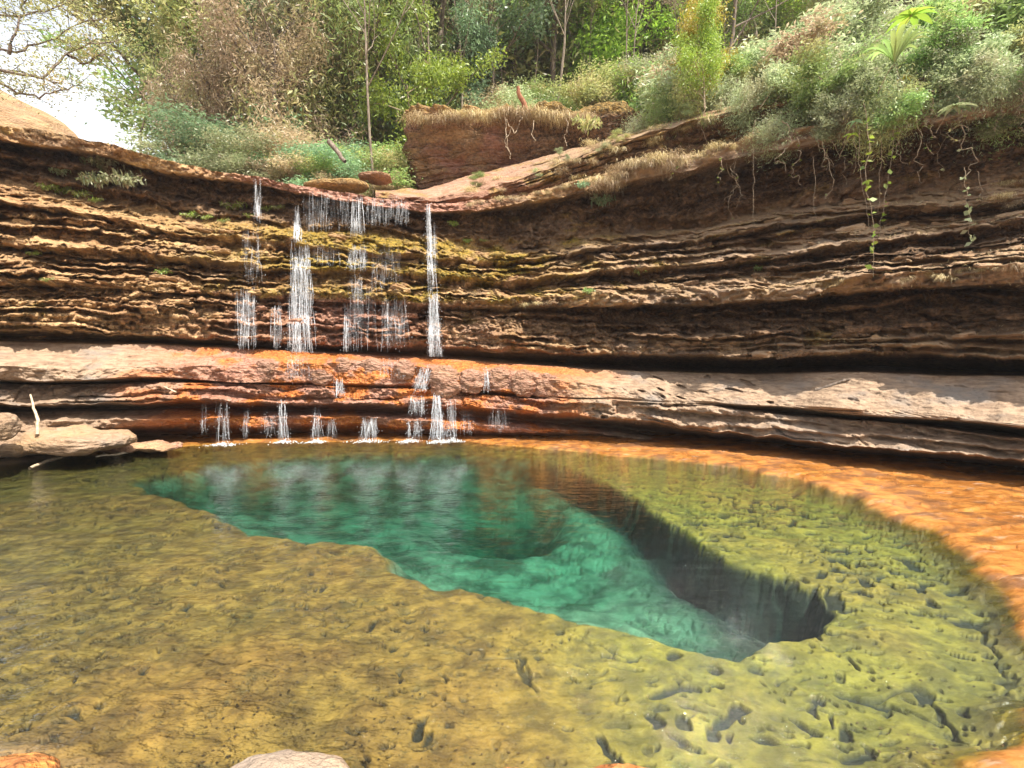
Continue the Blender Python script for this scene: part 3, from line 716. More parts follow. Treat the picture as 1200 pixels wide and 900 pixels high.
gy_ = np.concatenate([np.arange(503, 905, 1.15), np.linspace(906, 1200, 60), np.linspace(1215, 2600, 40)])
GXX, GYY = np.meshgrid(gx_, gy_)
bw = PZ(GXX, GYY, 0.0)
BX, BY = bw[..., 0], bw[..., 1]
sdS = poly_sd(BX, BY, shore_w) + 0.22 * fbm(BX * 1.6, BY * 1.6, seed=401, octv=3) + 0.16
edge = 0.16 * fbm(BX * 2.2, BY * 2.2, seed=405, octv=3, gain=0.5)
sdH = poly_sd(BX, BY, hole_w) + edge * 0.9 + 0.03
nF = fbm(BX * 0.8, BY * 0.8, seed=411, octv=4); nG = fbm(BX * 4, BY * 4, seed=421, octv=4)
bu, bv = GXX, GYY
shelf = -0.13 + 0.04 * nF + 0.035 * nG
stp = 0.42 + 0.25 * sstep(700, 300, bu)
zb = 0.05 + 0.05 * fbm(BX * 0.9, BY * 2.0, seed=431) + 0.035 * sstep(0, 2.5, -sdS)
zb = zb + 0.02 * fbm(BX * 3, BY * 7, seed=435, octv=4)
zb = zb + 0.03 * np.modf(np.abs(3 * (fbm(BX * 0.35, BY * 0.7, seed=433, octv=3) + 2)))[0]
k = sstep(-0.05, 1.0, sdS / stp * 0.8)
zb = zb * (1 - k) + shelf * k
# groove along the right-hand shore
groove = np.exp(-((sdS - 0.20) / (0.22 + 0.1 * nF)) ** 2) * sstep(620, 760, bu) * sstep(900, 820, bv)
zb -= 0.03 * groove
# pits in the shelf
pw = worley(BX * 2.3 + 0.5 * noise(BX * 3, BY * 3, seed=2), BY * 3.1 + 0.5 * noise(BX * 3, BY * 3, seed=4), seed=441)
pits2_w = worley(BX * 6.0 + noise(BX * 5, BY * 5, seed=6), BY * 8.0 + noise(BX * 5, BY * 5, seed=8), seed=443)
pits3_w = worley(BX * 3.6 + noise(BX * 4, BY * 4, seed=16) * .6, BY * 5.6 + noise(BX * 4, BY * 4, seed=18) * .6, seed=449)
pthr = 0.05 + 0.19 * sstep(560, 900, bu) + 0.05 * nF
sel = sstep(-0.1, 0.25, noise(BX * 0.9, BY * 0.9, seed=445) + 0.35 * sstep(600, 900, bu))
pits = sstep(1.0, 0.75, (pw + 0.10 * fbm(BX * 9, BY * 9, seed=447, octv=3)) / np.maximum(pthr, 0.02)) * sel * k
pits = np.maximum(pits, sstep(0.24, 0.14, pits2_w + 0.08 * noise(BX * 20, BY * 20, seed=9)) * sstep(-0.10, 0.12, fbm(BX * 1.4, BY * 1.4, seed=448, octv=3) + 0.25 * sstep(550, 900, bu) - 0.02) * k)
pits = np.maximum(pits, sstep(0.22, 0.15, pits3_w + 0.10 * noise(BX * 13, BY * 13, seed=19)) * sstep(600, 850, bu) * sstep(-.25, .1, noise(BX * 1.9, BY * 1.9, seed=20)) * k)
crack = sstep(0.035, 0.012, np.abs(fbm(BX * 0.9, BY * 1.2, seed=451, octv=4))) * sstep(0.15, 0.4, noise(BX * 0.7, BY * 0.7, seed=453)) * sstep(450, 650, bu) * k
pits = np.maximum(pits, 0.9 * crack)
zb -= 0.045 * pits
# the deep basin
def blob(x, y, rx, ry, ang=0):
    p = PZ(x, y, -1.0); dx = BX - p[0]; dy = BY - p[1]
    ca, sa = math.cos(ang), math.sin(ang)
    u = (dx * ca + dy * sa) / rx; v = (-dx * sa + dy * ca) / ry
    return np.exp(-(u * u + v * v) ** 1.6)
rightedge = np.array([PZ(x, y, HZ)[:2] for x, y in [(640, 539), (690, 556), (740, 580), (790, 612), (830, 640), (880, 668), (930, 684), (965, 690), (976, 715), (972, 742)]])
dR = np.full(BX.shape, 1e9)
for i in range(len(rightedge) - 1):
    x1, y1 = rightedge[i]; x2, y2 = rightedge[i + 1]; ex, ey = x2 - x1, y2 - y1
    t = np.clip(((BX - x1) * ex + (BY - y1) * ey) / (ex * ex + ey * ey), 0, 1)
    dR = np.minimum(dR, np.hypot(BX - x1 - t * ex, BY - y1 - t * ey))
dep = 0.40 + 0.25 * sstep(0, 2.0, sdH) + 0.85 * blob(585, 628, 1.1, 1.3) + 0.9 * blob(850, 705, 0.6, 0.75) + 0.30 * np.exp(-(dR / 0.5) ** 2) + 0.13 * fbm(BX * 1.0, BY * 1.0, seed=461, octv=4) + 0.03 * fbm(BX * 5, BY * 5, seed=463, octv=3)
wallw = 0.36 + 0.15 * sstep(0.3, 2.5, dR)
kh = sstep(-0.02, 1.0, sdH / wallw)
zb = zb - dep * kh
brown = sstep(760, 520, bu + 70 * nF + (bv - 700) * -0.2)
brown = np.clip(brown * 0.92 + 0.08 * sstep(820, 880, bv) + 0.25 * sstep(0.1, 0.5, nF), 0, 1)
deep = sstep(0.05, 0.5, kh) * 1.0
orangeb = (1 - sstep(0.0, 0.32, k)) * sstep(30, 330, bu + 80 * nF)
orangeb = np.clip(orangeb + 0.6 * sstep(0.75, 0.2, sdS + 0.2 * nF) * sstep(200, 420, bu) * sstep(760, 560, bu), 0, 1) * (1 - deep)
greyb = np.clip(sstep(230, 30, bu) * (1 - k) * 0.6, 0, 1)
wetb = np.where(k < 0.5, np.clip(0.35 + 0.65 * sstep(-0.2, 0.3, nF + 0.4 * sstep(1000, 1150, bu)), 0, 1), 0.0)
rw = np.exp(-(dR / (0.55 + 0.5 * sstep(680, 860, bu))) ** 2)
litter = deep * np.clip(rw * 1.3 + 0.5 * blob(585, 628, 1.0, 1.2) + 1.0 * blob(855, 712, 0.62, 0.75), 0, 1) * sstep(-0.55, 0.15, nF + 0.6 * rw + 0.2)  # litter: shade on the basin's right floor and centre, painted as near-black
litter = np.maximum(litter, sstep(0.02, 0.10, kh) * sstep(1.0, 0.97, kh) * sstep(1.6, 1.0, dR) * sstep(560, 680, bu))  # same painted shade down the steep right wall
litter = np.maximum(litter, 0.8 * sstep(0.02, 0.12, kh) * sstep(0.35, 0.15, kh) * sstep(420, 700, bu))  # same painted shade just inside the basin's edge
pits = np.maximum(pits * (1 - deep), litter)  # shelf pits, and the shade painted into the basin
battr = dict(brown=brown, deep=deep, pit=np.clip(np.maximum(pits * 0.95, groove * 0.5 * (1 - deep)), 0, 1), orange=orangeb, grey=greyb, wet=wetb)  # groove term paints the overhang's dark reflection along the right shore
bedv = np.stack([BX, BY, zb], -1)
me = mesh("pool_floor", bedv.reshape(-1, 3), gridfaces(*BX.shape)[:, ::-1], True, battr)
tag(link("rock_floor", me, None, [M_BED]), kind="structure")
# plain rock ground behind and around the viewer
def sheet(name, x0, x1, y0, y1, nx, ny, zf, mat, at=None):
    a, b = np.meshgrid(np.linspace(x0, x1, nx), np.linspace(y0, y1, ny))
    v = np.stack([a, b, zf(a, b)], -1)
    atr = {k: np.full(a.size, q) for k, q in (at or {}).items()}
    return link(name, mesh(name, v.reshape(-1, 3), gridfaces(ny, nx)[:, ::-1], True, atr), None, [mat])
tag(sheet("ground", -160, 160, -200, 0.75, 120, 90, lambda a, b: 0.03 + 0.12 * fbm(a * .4, b * .4, seed=7) * sstep(0.5, -3, b) , M_BED, dict(brown=1, deep=0, pit=0, orange=0.5, grey=0.4, wet=0)), kind="structure")

rl = np.random.default_rng(77)
li = rl.integers(20, 335, 9000); lj = rl.integers(200, BX.shape[1] - 150, 9000)
ok = (sdS[li, lj] > .15) & (kh[li, lj] < .05) & (fbm(BX[li, lj] * 1.2, BY[li, lj] * 1.2, seed=478, octv=3) > rl.uniform(-.1, .5, 9000))
LITTER = bedv[li[ok], lj[ok]] + np.array([0, 0, .008])

# water: one closed body, flat top at z = 0 (ripples in the material)
wv = []; 
x0, x1, y0, y1 = -24, 24, 0.3, 19.5
bmw = mesh("water", np.array([(x0, y0, -5.5), (x1, y0, -5.5), (x1, y1, -5.5), (x0, y1, -5.5), (x0, y0, 0), (x1, y0, 0), (x1, y1, 0), (x0, y1, 0)], float),
           np.array([(0, 3, 2, 1), (4, 5, 6, 7), (0, 1, 5, 4), (1, 2, 6, 5), (2, 3, 7, 6), (3, 0, 4, 7)]))
tag(link("pool_water", bmw, None, [M_WATER]), kind="structure")

# ------------------------------------------------------------------ wooded ground above and behind the rim
hs_x = np.arange(-1400, 2700, 20.0)
def hb(x):
    """start distance and height of the ground behind the rim at view column x"""
    xc = np.clip(x, CX[0], CX[-1])
    Dr = np.interp(xc, CX, d_rim + 0.6); Yr = np.interp(xc, CX, ly[1]) + 3
    zr = P(xc, Yr, Dr)[..., 2]
    Dh = np.interp(xc, CX, hill_start_D); Yh = np.interp(xc, CX, hill_start_Y) + 2
    zh = P(xc, Yh, Dh)[..., 2]
    w = sstep(470, 520, xc)
    return Dr * (1 - w) + Dh * w, zr * (1 - w) + zh * w
def hill_z(X, Yw):
    x = 600 + FPX * X / np.maximum(Yw, 1.0)
    D0, z0 = hb(x)
    slope = 0.03 + 0.42 * sstep(300, 700, x) + 0.15 * sstep(800, 1100, x) + 0.0 * x
    d = np.maximum(Yw - D0, 0)
    rise = slope * (d - 0.0) * sstep(0, 3, d)
    rise = np.minimum(rise, 26) 
    return z0 - 0.05 + rise + 0.25 * fbm(X * 0.4, Yw * 0.4, seed=501) * sstep(0, 3, d) + 6 * sstep(45, 90, Yw) * (1-sstep(300,500,x))*0
dd = np.concatenate([np.linspace(0, 6, 14), np.linspace(7, 40, 34), np.linspace(45, 160, 14)])
hx, hd = np.meshgrid(hs_x, dd)
D0, z0 = hb(hx)
hY = D0 + hd
a_, fy_, fz_ = ray(hx, np.full_like(hx, 300.0))
hX = (hx - 600) / FPX * hY
hZ = hill_z(hX, hY)
me = mesh("hillside", np.stack([hX, hY, hZ], -1).reshape(-1, 3), gridfaces(*hx.shape)[:, ::-1], True)
tag(link("hillside", me, None, [M_SOIL]), kind="structure")

# ------------------------------------------------------------------ foliage kit
def leaves(c, size, aspect=2.2, up=0.3, droop=None, seed=0, curl=0.25):
    """one folded leaf (two quads -> here one bent quad pair) at each centre"""
    r = np.random.default_rng(seed); n = len(c)
    d = r.normal(size=(n, 3)); d[:, 2] = d[:, 2] * 0.6
    if droop is not None: d += np.array([0, 0, -1.0]) * droop
    d /= np.linalg.norm(d, axis=1, keepdims=True)
    nrm = r.normal(size=(n, 3)) + np.array([0, 0, up * 3])
    s = np.cross(d, nrm); s /= np.linalg.norm(s, axis=1, keepdims=True) + 1e-9
    nn = np.cross(s, d)
    L = size * r.uniform(0.6, 1.4, n)[:, None]; W = L / aspect
    p0 = c; pm_ = c + d * L * 0.5 + nn * L * curl * 0.3; p3 = c + d * L - nn * L * curl * 0.2
    V = np.stack([p0, pm_ + s * W * 0.5, p3, pm_ - s * W * 0.5], 1).reshape(-1, 3)
    F = np.arange(n * 4).reshape(-1, 4)
    tint = np.repeat(r.uniform(0, 1, n), 4)
    return V, F, tint
def leafmesh(name, parts):
    V = []; F = []; T = []; k = 0
    for v, f, t in parts:
        V.append(v); F.append(f + k); T.append(t); k += len(v)
    return mesh(name, np.concatenate(V), np.concatenate(F), False, dict(tint=np.concatenate(T)))
def grow(seed, H, r0, nlev=3, nb=(5, 4, 4), lean=0.08, spread=0.9, start=0.35, crook=0.12, upb=0.5):
    """trunk + limbs: returns tubes and twig-tip points"""
    r = np.random.default_rng(seed); tubes = []; tips = []
    def limb(p, d, L, rad, lev):
        n = 7 if lev == 0 else 5
        pts = [p.copy()]; dd_ = d.copy()
        for i in range(n - 1):
            dd_ = dd_ + r.normal(size=3) * crook * (1 if lev else 0.6) + np.array([0, 0, 0.06 * upb])
            dd_ /= np.linalg.norm(dd_)
            pts.append(pts[-1] + dd_ * L / (n - 1))
        pts = np.array(pts)
        tubes.append((pts, np.linspace(rad, rad * (0.35 if lev else 0.45), n)))
        if lev == nlev - 1:
            for t in (0.45, 0.7, 0.85, 1.0):
                i = t * (n - 1); j = int(min(i, n - 2)); tips.append(pts[j] * (1 - (i - j)) + pts[j + 1] * (i - j))
            return
        m = nb[lev]
        for b in range(m):
            t = start + (1 - start) * (b + r.uniform(0.2, 0.9)) / m if lev == 0 else r.uniform(0.35, 1.0)
            i = t * (n - 1); j = int(min(i, n - 2)); q_ = pts[j] * (1 - (i - j)) + pts[j + 1] * (i - j)
            tdir = pts[j + 1] - pts[j]; tdir /= np.linalg.norm(tdir)
            az = r.uniform(0, 2 * math.pi); side = np.array([math.cos(az), math.sin(az), r.uniform(-0.15, upb)])
            nd = tdir * (1 - spread * 0.5) + side * spread; nd /= np.linalg.norm(nd)
            limb(q_, nd, L * r.uniform(0.35, 0.6), rad * (0.5 if lev == 0 else 0.55) * (1.15 - 0.5 * t), lev + 1)
        tips.append(pts[-1])
    limb(np.zeros(3), np.array([r.normal() * lean, r.normal() * lean, 1.0]), H, r0, 0)
    return tubes, np.array(tips)
def tree_meshes(seed, H, r0, nleaf, leafsize, clump=0.5, droop=None, aspect=2.2, **kw):
    tubes, tips = grow(seed, H, r0, **kw)
    tv, tf = curve_mesh(tubes, 5)
    trunk = mesh("trunk", tv, tf, True)
    r = np.random.default_rng(seed + 1)
    idx = r.integers(0, len(tips), nleaf)
    off = r.normal(size=(nleaf, 3)) * clump * np.array([1, 1, 0.55])
    if droop: off[:, 2] -= np.abs(r.normal(size=nleaf)) * droop
    c_ = tips[idx] + off
    return trunk, leafmesh("crown", [leaves(c_, leafsize, aspect, droop=(0.9 if droop else None), seed=seed + 2)])
def withmat(me, m):
    q_ = me.copy(); q_.materials.clear(); q_.materials.append(m); return q_
class Kind:
    def __init__(self, name, tm, cm, bark, leafs):
        self.name = name; self.t = withmat(tm, bark); self.c = {}
        self.cm = cm; self.leafs = leafs
    def place(self, loc, scale, rot, leaf, label, cat, group=None, sz=None):
        e = empty(self.name, loc, label, cat, group)
        e.scale = (scale, scale, sz or scale); e.rotation_euler = (0, 0, rot)
        if leaf.name not in self.c: self.c[leaf.name] = withmat(self.cm, leaf)
        crown = "crown" if "tree" in self.name else "foliage"
        link("trunk" if "tree" in self.name else "stem", self.t, e); link(crown, self.c[leaf.name], e)
        return e
K_TALL = [Kind("forest_tree", *tree_meshes(600 + i, 10, 0.16, 7500, 0.21, clump=0.33, nb=(8, 4, 3), start=0.3, spread=0.8), M_BARK, None) for i in range(4)]
K_DROOP = [Kind("forest_tree", *tree_meshes(620 + i, 9, 0.14, 9000, 0.25, clump=0.28, droop=1.3, aspect=5, nb=(8, 4, 3), start=0.25, spread=0.8), M_BARK, None) for i in range(3)]
K_SLIM = [Kind("slim_tree", *tree_meshes(640 + i, 11, 0.09, 2600, 0.16, clump=0.45, nb=(7, 3, 2), start=0.5, spread=0.7), M_BARKPALE, None) for i in range(3)]
K_SHRUB = [Kind("shrub", *tree_meshes(660 + i, 1.4, 0.03, 4200, 0.125, clump=0.17, aspect=3.0, nb=(9, 5, 3), start=0.05, spread=1.0, crook=0.2), M_TWIG, None) for i in range(5)]
K_FINE = [Kind("shrub", *tree_meshes(690 + i, 1.4, 0.025, 9000, 0.066, clump=0.13, aspect=3.0, nb=(10, 6, 3), start=0.03, spread=1.0, crook=0.2), M_TWIG, None) for i in range(3)]
K_SHRUBD = [Kind("shrub", *tree_meshes(680 + i, 1.2, 0.03, 3200, 0.14, clump=0.24, droop=0.5, aspect=7, nb=(9, 5, 3), start=0.05, spread=1.0, crook=0.2), M_TWIG, None) for i in range(3)]

def ground_pt(x, Dd):
    X = (x - 600) / FPX * Dd
    return (X, Dd, float(hill_z(np.array(X), np.array(Dd))))
def h_px(x, Dd, ytop):
    """height of something standing at x,D whose top shows at ytop"""
    g = ground_pt(x, Dd)
    return float(P(x, ytop, Dd)[2]) - g[2]
R = random.Random(11)
def put(kinds, x, Dd, ytop, unit, leaf, label, cat, group=None, w=1.0):
    g = ground_pt(x, Dd); hgt = h_px(x, Dd, ytop)
    k_ = R.choice(kinds); s_ = hgt / unit
    return k_.place((g[0], g[1], g[2] - 0.15), s_ * w, R.uniform(0, 6.28), leaf, label, cat, group, sz=s_)

# individual trees of the left and middle
put(K_TALL, 250, 27, -30, 10.5, L_OLIVE, "tall airy olive-green tree with forked dark limbs standing against the pale sky", "tree", w=0.55)
put(K_SLIM, 178, 24, 98, 11.5, L_GREEN, "lower spreading green tree behind the rim just right of the open sky", "tree", w=1.5)
put(K_TALL, 262, 30, -20, 10.5, L_OLIVE, "olive tree with a yellowish top behind the brown creeper thicket", "tree", w=0.8)
put(K_DROOP, 300, 23, 18, 9.5, L_DRY, "tree smothered in dry tan hanging creepers, the palest brown one above the waterfall", "tree", w=1.05)
put(K_DROOP, 345, 24, 40, 9.5, L_DRY, "brown creeper-hung tree right of the palest one", "tree", w=1.0)
put(K_DROOP, 262, 24, 90, 9.5, L_DRY, "low tan creeper-covered tree left of the palest brown one", "tree", w=.9)
put(K_DROOP, 405, 26, 30, 9.5, L_OLIVE, "yellow-olive creeper-clad tree left of the slim dark forked trunk", "tree", w=1.1)
put(K_TALL, 385, 30, -60, 10.5, L_BRIGHT, "bright green tree top above the creeper-hung trees", "tree", w=0.7)
put(K_TALL, 340, 34, -60, 10.5, L_GREEN, "mid green tree showing its crown above the tan creepers at the top edge", "tree", w=0.8)
put(K_SLIM, 440, 21.5, -60, 11.5, L_GREEN, "slim tree with a bare dark forked trunk left of the bright green tree", "tree", w=0.8)
put(K_TALL, 505, 26.5, 8, 10.5, L_BRIGHT, "narrow bright yellow-green tree above the left end of the red rock block", "tree", w=0.75)
put(K_FINE, 495, 25.5, 75, 1.6, L_BRIGHT, "bright yellow-green bush just above the left end of the rock block", "shrub", w=0.6)
put(K_SLIM, 648, 27, -90, 11.5, L_OLIVE, "straight dark-stemmed tree rising out of frame above the middle of the rock block", "tree", w=0.6)
put(K_SLIM, 595, 30, -70, 11.5, L_OLIVE, "thin leaning tree with sparse leaves left of the straight dark stem", "tree", w=0.7)
put(K_SLIM, 735, 29, -80, 11.5, L_GREEN, "thin pale-stemmed tree between the rock block and the right-hand bushes", "tree", w=0.6)
put(K_FINE, 822, 16.4, 0, 1.6, L_BRIGHT, "bright green sapling with a dark stem above the ledge right of centre", "sapling", w=0.5)
put(K_FINE, 815, 17.5, -12, 1.6, L_YELLOW, "yellow-leaved sapling behind the bright green one at the top edge", "sapling", w=0.45)
# the wood
for i in range(40):
    x = 470 + 800 * i / 39 + R.uniform(-20, 20); lf = R.choice([L_OLIVE, L_BRIGHT, L_GREY, L_GREEN, L_OLIVE])
    put(K_FINE, x, R.uniform(33, 44), R.uniform(-40, 60), 1.6, lf, "rounded crown low in the background wood", "tree", "low crowns in the background wood", w=1.0)
for i in range(34):
    x = 300 + 1000 * i / 33 + R.uniform(-25, 25); Dd = R.uniform(27, 38)
    kk = R.choice([K_TALL, K_TALL, K_DROOP])
    put(kk, x, Dd, R.uniform(-160, -20), 10, R.choice([L_GREEN, L_OLIVE, L_OLIVE, L_TEAL, L_GREY]), "leafy tree in the dense wood filling the slope behind", "tree", "trees of the dense background wood", w=0.9)
for i in range(20):
    x = 150 + 360 * i / 19 + R.uniform(-20, 20); Dd = R.uniform(28, 40)
    ytop = R.uniform(20, 110) if x < 330 else R.uniform(-40, 60)
    if x < 245: continue
    if x < 215: ytop = R.uniform(110, 150)
    put(R.choice([K_TALL, K_DROOP]), x, Dd, ytop, 10, R.choice([L_GREEN, L_OLIVE, L_DRY, L_TEAL]), "distant tree in the hazy thicket beyond the waterfall rim", "tree", "trees of the thicket beyond the rim", w=1.1)
for i in range(16):
    x = 470 + 420 * i / 15 + R.uniform(-18, 18); Dd = R.uniform(24, 33)
    put(K_SLIM, x, Dd, R.uniform(-90, -10), 11.5, R.choice([L_OLIVE, L_DRY, L_GREEN]), "thin straight-stemmed tree in the wood above the rock block", "tree", "thin trees above the rock block", w=0.6)
LN = {}
for l_, n_ in ((L_GREEN, "mid-green"), (L_OLIVE, "olive"), (L_BRIGHT, "bright yellow-green"), (L_DRY, "dry tan"), (L_GREY, "grey-green"), (L_TEAL, "blue-green"), (L_YELLOW, "yellow")): LN[l_.name] = n_
for i in range(30):
    x = 228 + 225 * i / 29 + R.uniform(-14, 14); Dd = R.uniform(20.5, 26)
    lf = R.choice([L_TEAL, L_DRY, L_GREEN, L_OLIVE, L_DRY, L_GREY])
    put(K_FINE, x, Dd, R.uniform(165, 205) + (-20 if x < 300 else 0), 1.6, lf, LN[lf.name] + " bush in the undergrowth behind the waterfall rim", "shrub", "undergrowth bushes behind the rim", w=1.2)
for i in range(50):
    x = 480 + 360 * R.random(); Dd = R.uniform(24.8, 30)
    g = ground_pt(x, Dd); hgt = R.uniform(1.6, 3.4)
    yb = proj(np.array(g))[1]; yt = yb - hgt * FPX / Dd
    lf = R.choice([L_GREY, L_DRY, L_OLIVE, L_GREY, L_GREEN, L_BRIGHT])
    put(R.choice([K_FINE, K_SHRUBD, K_FINE]), x, Dd, yt, 1.6, lf, LN[lf.name] + " shrub on the slope above the red rock block", "shrub", "shrubs above the rock block", w=1.1)
for i in range(90):
    x = 760 + 560 * R.random(); D0_, z0_ = hb(np.array(x)); Dd = float(D0_) + R.uniform(0.1, 9)
    g = ground_pt(x, Dd); hgt = R.uniform(1.1, 2.4)
    yb = proj(np.array(g))[1]; yt = yb - hgt * FPX / Dd
    lf = R.choice([L_GREY, L_GREY, L_GREY, L_OLIVE, L_DRY, L_GREEN])
    put(R.choice([K_SHRUB, K_SHRUB, K_SHRUBD]), x, Dd, yt, 1.6, lf, LN[lf.name] + " shrub in the tangle crowning the right cliff", "shrub", "shrubs crowning the right-hand cliff", w=1.15)

# shrubs spilling over the right-hand edge
def on_rock(x, y, out=0.0):
    return P(x, y, depth_at(x, y) - out)
SP = [(R.uniform(855, 1330), R.uniform(70, 165), R.uniform(.7, 1.2)) for _ in range(46)]
for (x, y, h_) in SP + [(742, 150, .8), (765, 140, .9), (800, 118, 1.0), (838, 108, .9), (868, 128, .7), (880, 150, .55), (905, 120, .9), (925, 150, .9), (945, 120, 1.0), (958, 160, .8), (985, 140, .9), (1010, 115, .9), (1040, 120, .9), (1075, 135, .9), (1100, 95, .9), (1130, 125, .8), (1160, 100, .9), (1190, 125, .8), (1030, 85, .9), (1070, 75, 1.), (970, 95, 1.), (1150, 160, .6), (1195, 85, .9), (1230, 110, .9), (1280, 100, 1.), (1340, 90, 1.)]:
    lf = R.choice([L_GREY, L_GREY, L_GREY, L_OLIVE, L_GREEN])
    k_ = R.choice(K_SHRUB + K_SHRUBD)
    p_ = on_rock(x, y, 0.0)
    e = k_.place(p_ - np.array([0, 0, 0.12]), h_ * 0.72, R.uniform(0, 6.28), lf, LN[lf.name] + " shrub spilling over the right cliff's top edge", "shrub", "shrubs spilling over the cliff edge")
    e.rotation_euler = (R.uniform(0.2, 0.7), R.uniform(-0.4, 0.0), e.rotation_euler[2])

# ------------------------------------------------------------------ small plants
def frond_clump(seed, n=26, L=0.34, leaf=0.05, rise=0.8, per=14):
    r = np.random.default_rng(seed); C_ = []; tubes = []
    for i in range(n):
        az = r.uniform(0, 6.283); l = L * r.uniform(0.6, 1.1); t = np.linspace(0, 1, 6)
        out = np.stack([np.cos(az) * t * l, np.sin(az) * t * l, rise * l * (t - 0.75 * t * t)], -1)
        tubes.append((out, np.linspace(0.004, 0.0015, 6)))
        tt_ = r.uniform(0.2, 1, per); C_.append(np.stack([np.interp(tt_, t, out[:, k_]) for k_ in range(3)], -1))
    tv, tf = curve_mesh(tubes, 3)
    return mesh("stem", tv, tf), leafmesh("foliage", [leaves(np.concatenate(C_), leaf, 2.4, up=0.6, seed=seed)])
def tuft(seed, n=120, L=0.3, w=0.006, spread=0.8, droop=0.8, base=0.08):
    r = np.random.default_rng(seed); V = []; F = []; T = []
    az = r.uniform(0, 6.283, n); l = L * r.uniform(0.5, 1.2, n); b = r.normal(size=(n, 3)) * base * np.array([1, 1, .3])
    t = np.linspace(0, 1, 5)
    for i in range(n):
        o_ = spread * r.uniform(0.2, 1); d = np.array([math.cos(az[i]), math.sin(az[i]), 0])
        p_ = b[i] + d * (t[:, None] * l[i] * o_) + np.array([0, 0, 1]) * (l[i] * (t * (1 - 0.3 * o_) - droop * 1.3 * t * t))[:, None]
        s_ = np.cross(d, [0, 0, 1.0]) * w * r.uniform(.6, 1.3)
        ww = np.array([1, 1, .8, .5, .05])[:, None]
        q_ = np.concatenate([p_ - s_ * ww, p_ + s_ * ww]); k_ = len(V) * 10
        V.append(q_); F.append(np.array([(j, j + 1, j + 6, j + 5) for j in range(4)]) + k_); T.append(np.full(10, r.uniform()))
    return mesh("grass", np.concatenate(V), np.concatenate(F), False, dict(tint=np.concatenate(T)))
FERN = [frond_clump(700 + i) for i in range(3)]
BUSH = [frond_clump(710 + i, n=34, L=0.42, leaf=0.085, rise=1.2, per=10) for i in range(3)]
def plant(kind, leafm, x, y, s_, label, cat="plant", name="leafy_plant", out=0.05, group=None, tilt=0.5):
    st, lf = kind
    s_ = s_ * 1.55; e = empty(name, on_rock(x, y, out + .10 * s_), label, cat, group); e.scale = (s_ * .8, s_ * .8, s_ * 1.7); e.rotation_euler = (tilt * .6, 0, R.uniform(-.6, .6))
    key = lf.name + leafm.name
    if key not in PC: PC[key] = (withmat(st, M_TWIG), withmat(lf, leafm))
    link("stem", PC[key][0], e); link("foliage", PC[key][1], e)
PC = {}
plant(BUSH[0], L_GREY, 128, 205, 1.0, "pale green leafy bush in the recess under the left rim, topmost of its cluster", "shrub")
plant(BUSH[1], L_GREY, 117, 222, .9, "pale green leafy bush at the lower left of the cluster under the left rim", "shrub")
plant(BUSH[2], L_GREY, 150, 222, .9, "pale green leafy bush at the lower right of the cluster under the left rim", "shrub")
plant(BUSH[0], L_GREY, 74, 207, .5, "small pale plant in the dark recess left of the leafy bush cluster")
plant(BUSH[1], L_OLIVE, 172, 202, .4, "little plant on the dark face right of the leafy bush cluster")
for i, (x, y, sc_, tx) in enumerate([(55, 224, .7, "low green fern at the left end of the grassy strip under the left rim"), (72, 228, .8, "bright green fern in the middle of the grassy strip under the left rim"), (92, 232, .8, "green fern just left of the leafy bush cluster"), (112, 238, .5, "small green fern hanging below the leafy bush cluster"),
    (225, 256, .7, "yellow-green fern, leftmost of those by the first thin waterfall"), (242, 258, .6, "small fern between the two large ones left of the first thin waterfall"), (262, 262, .5, "tiny fern at the ledge foot left of the thin waterfall"), (275, 247, 1.0, "largest bright green fern beside the first thin waterfall"), (292, 256, .6, "fern touching the left side of the first thin waterfall"), (314, 248, .6, "bright fern just right of the first thin waterfall"), (326, 246, .5, "small bright fern between the two left waterfalls"),
    (190, 322, .6, "round bright green moss cushion on the tan ledges at left"), (56, 331, .4, "small moss cushion on the ledges near the left edge"), (40, 300, .4, "faint green tuft on the ledges near the left edge"),
    (530, 265, .6, "yellow-green fern right of the tall narrow waterfall"), (548, 285, .5, "small fern on the mossy ledge right of the tall narrow waterfall"), (566, 284, .4, "tiny fern at the right end of the mossy ledge")]):
    plant(FERN[i % 3], L_FERN, x, y, sc_, tx, "fern", "fern")
plant(BUSH[1], L_TEAL, 706, 243, .75, "bright leafy plant growing out of the dark face right of centre")
plant(BUSH[2], L_TEAL, 683, 222, .45, "small leafy sprig above the bright plant on the dark face")
plant(BUSH[0], L_GREEN, 747, 322, .55, "leafy sprig with broad leaves on the broken ledges right of centre")
plant(BUSH[1], L_GREEN, 690, 345, .35, "small green sprig low on the ledges right of centre")
plant(BUSH[0], L_OLIVE, 686, 157, .9, "yellowish bush sitting in the notch right of the red rock block", "shrub")
plant(BUSH[2], L_GREEN, 830, 150, .7, "leafy bush hanging below the yellow sapling", "shrub")
plant(BUSH[1], L_GREEN, 890, 318, .3, "pale weed on the dark ledges at right")

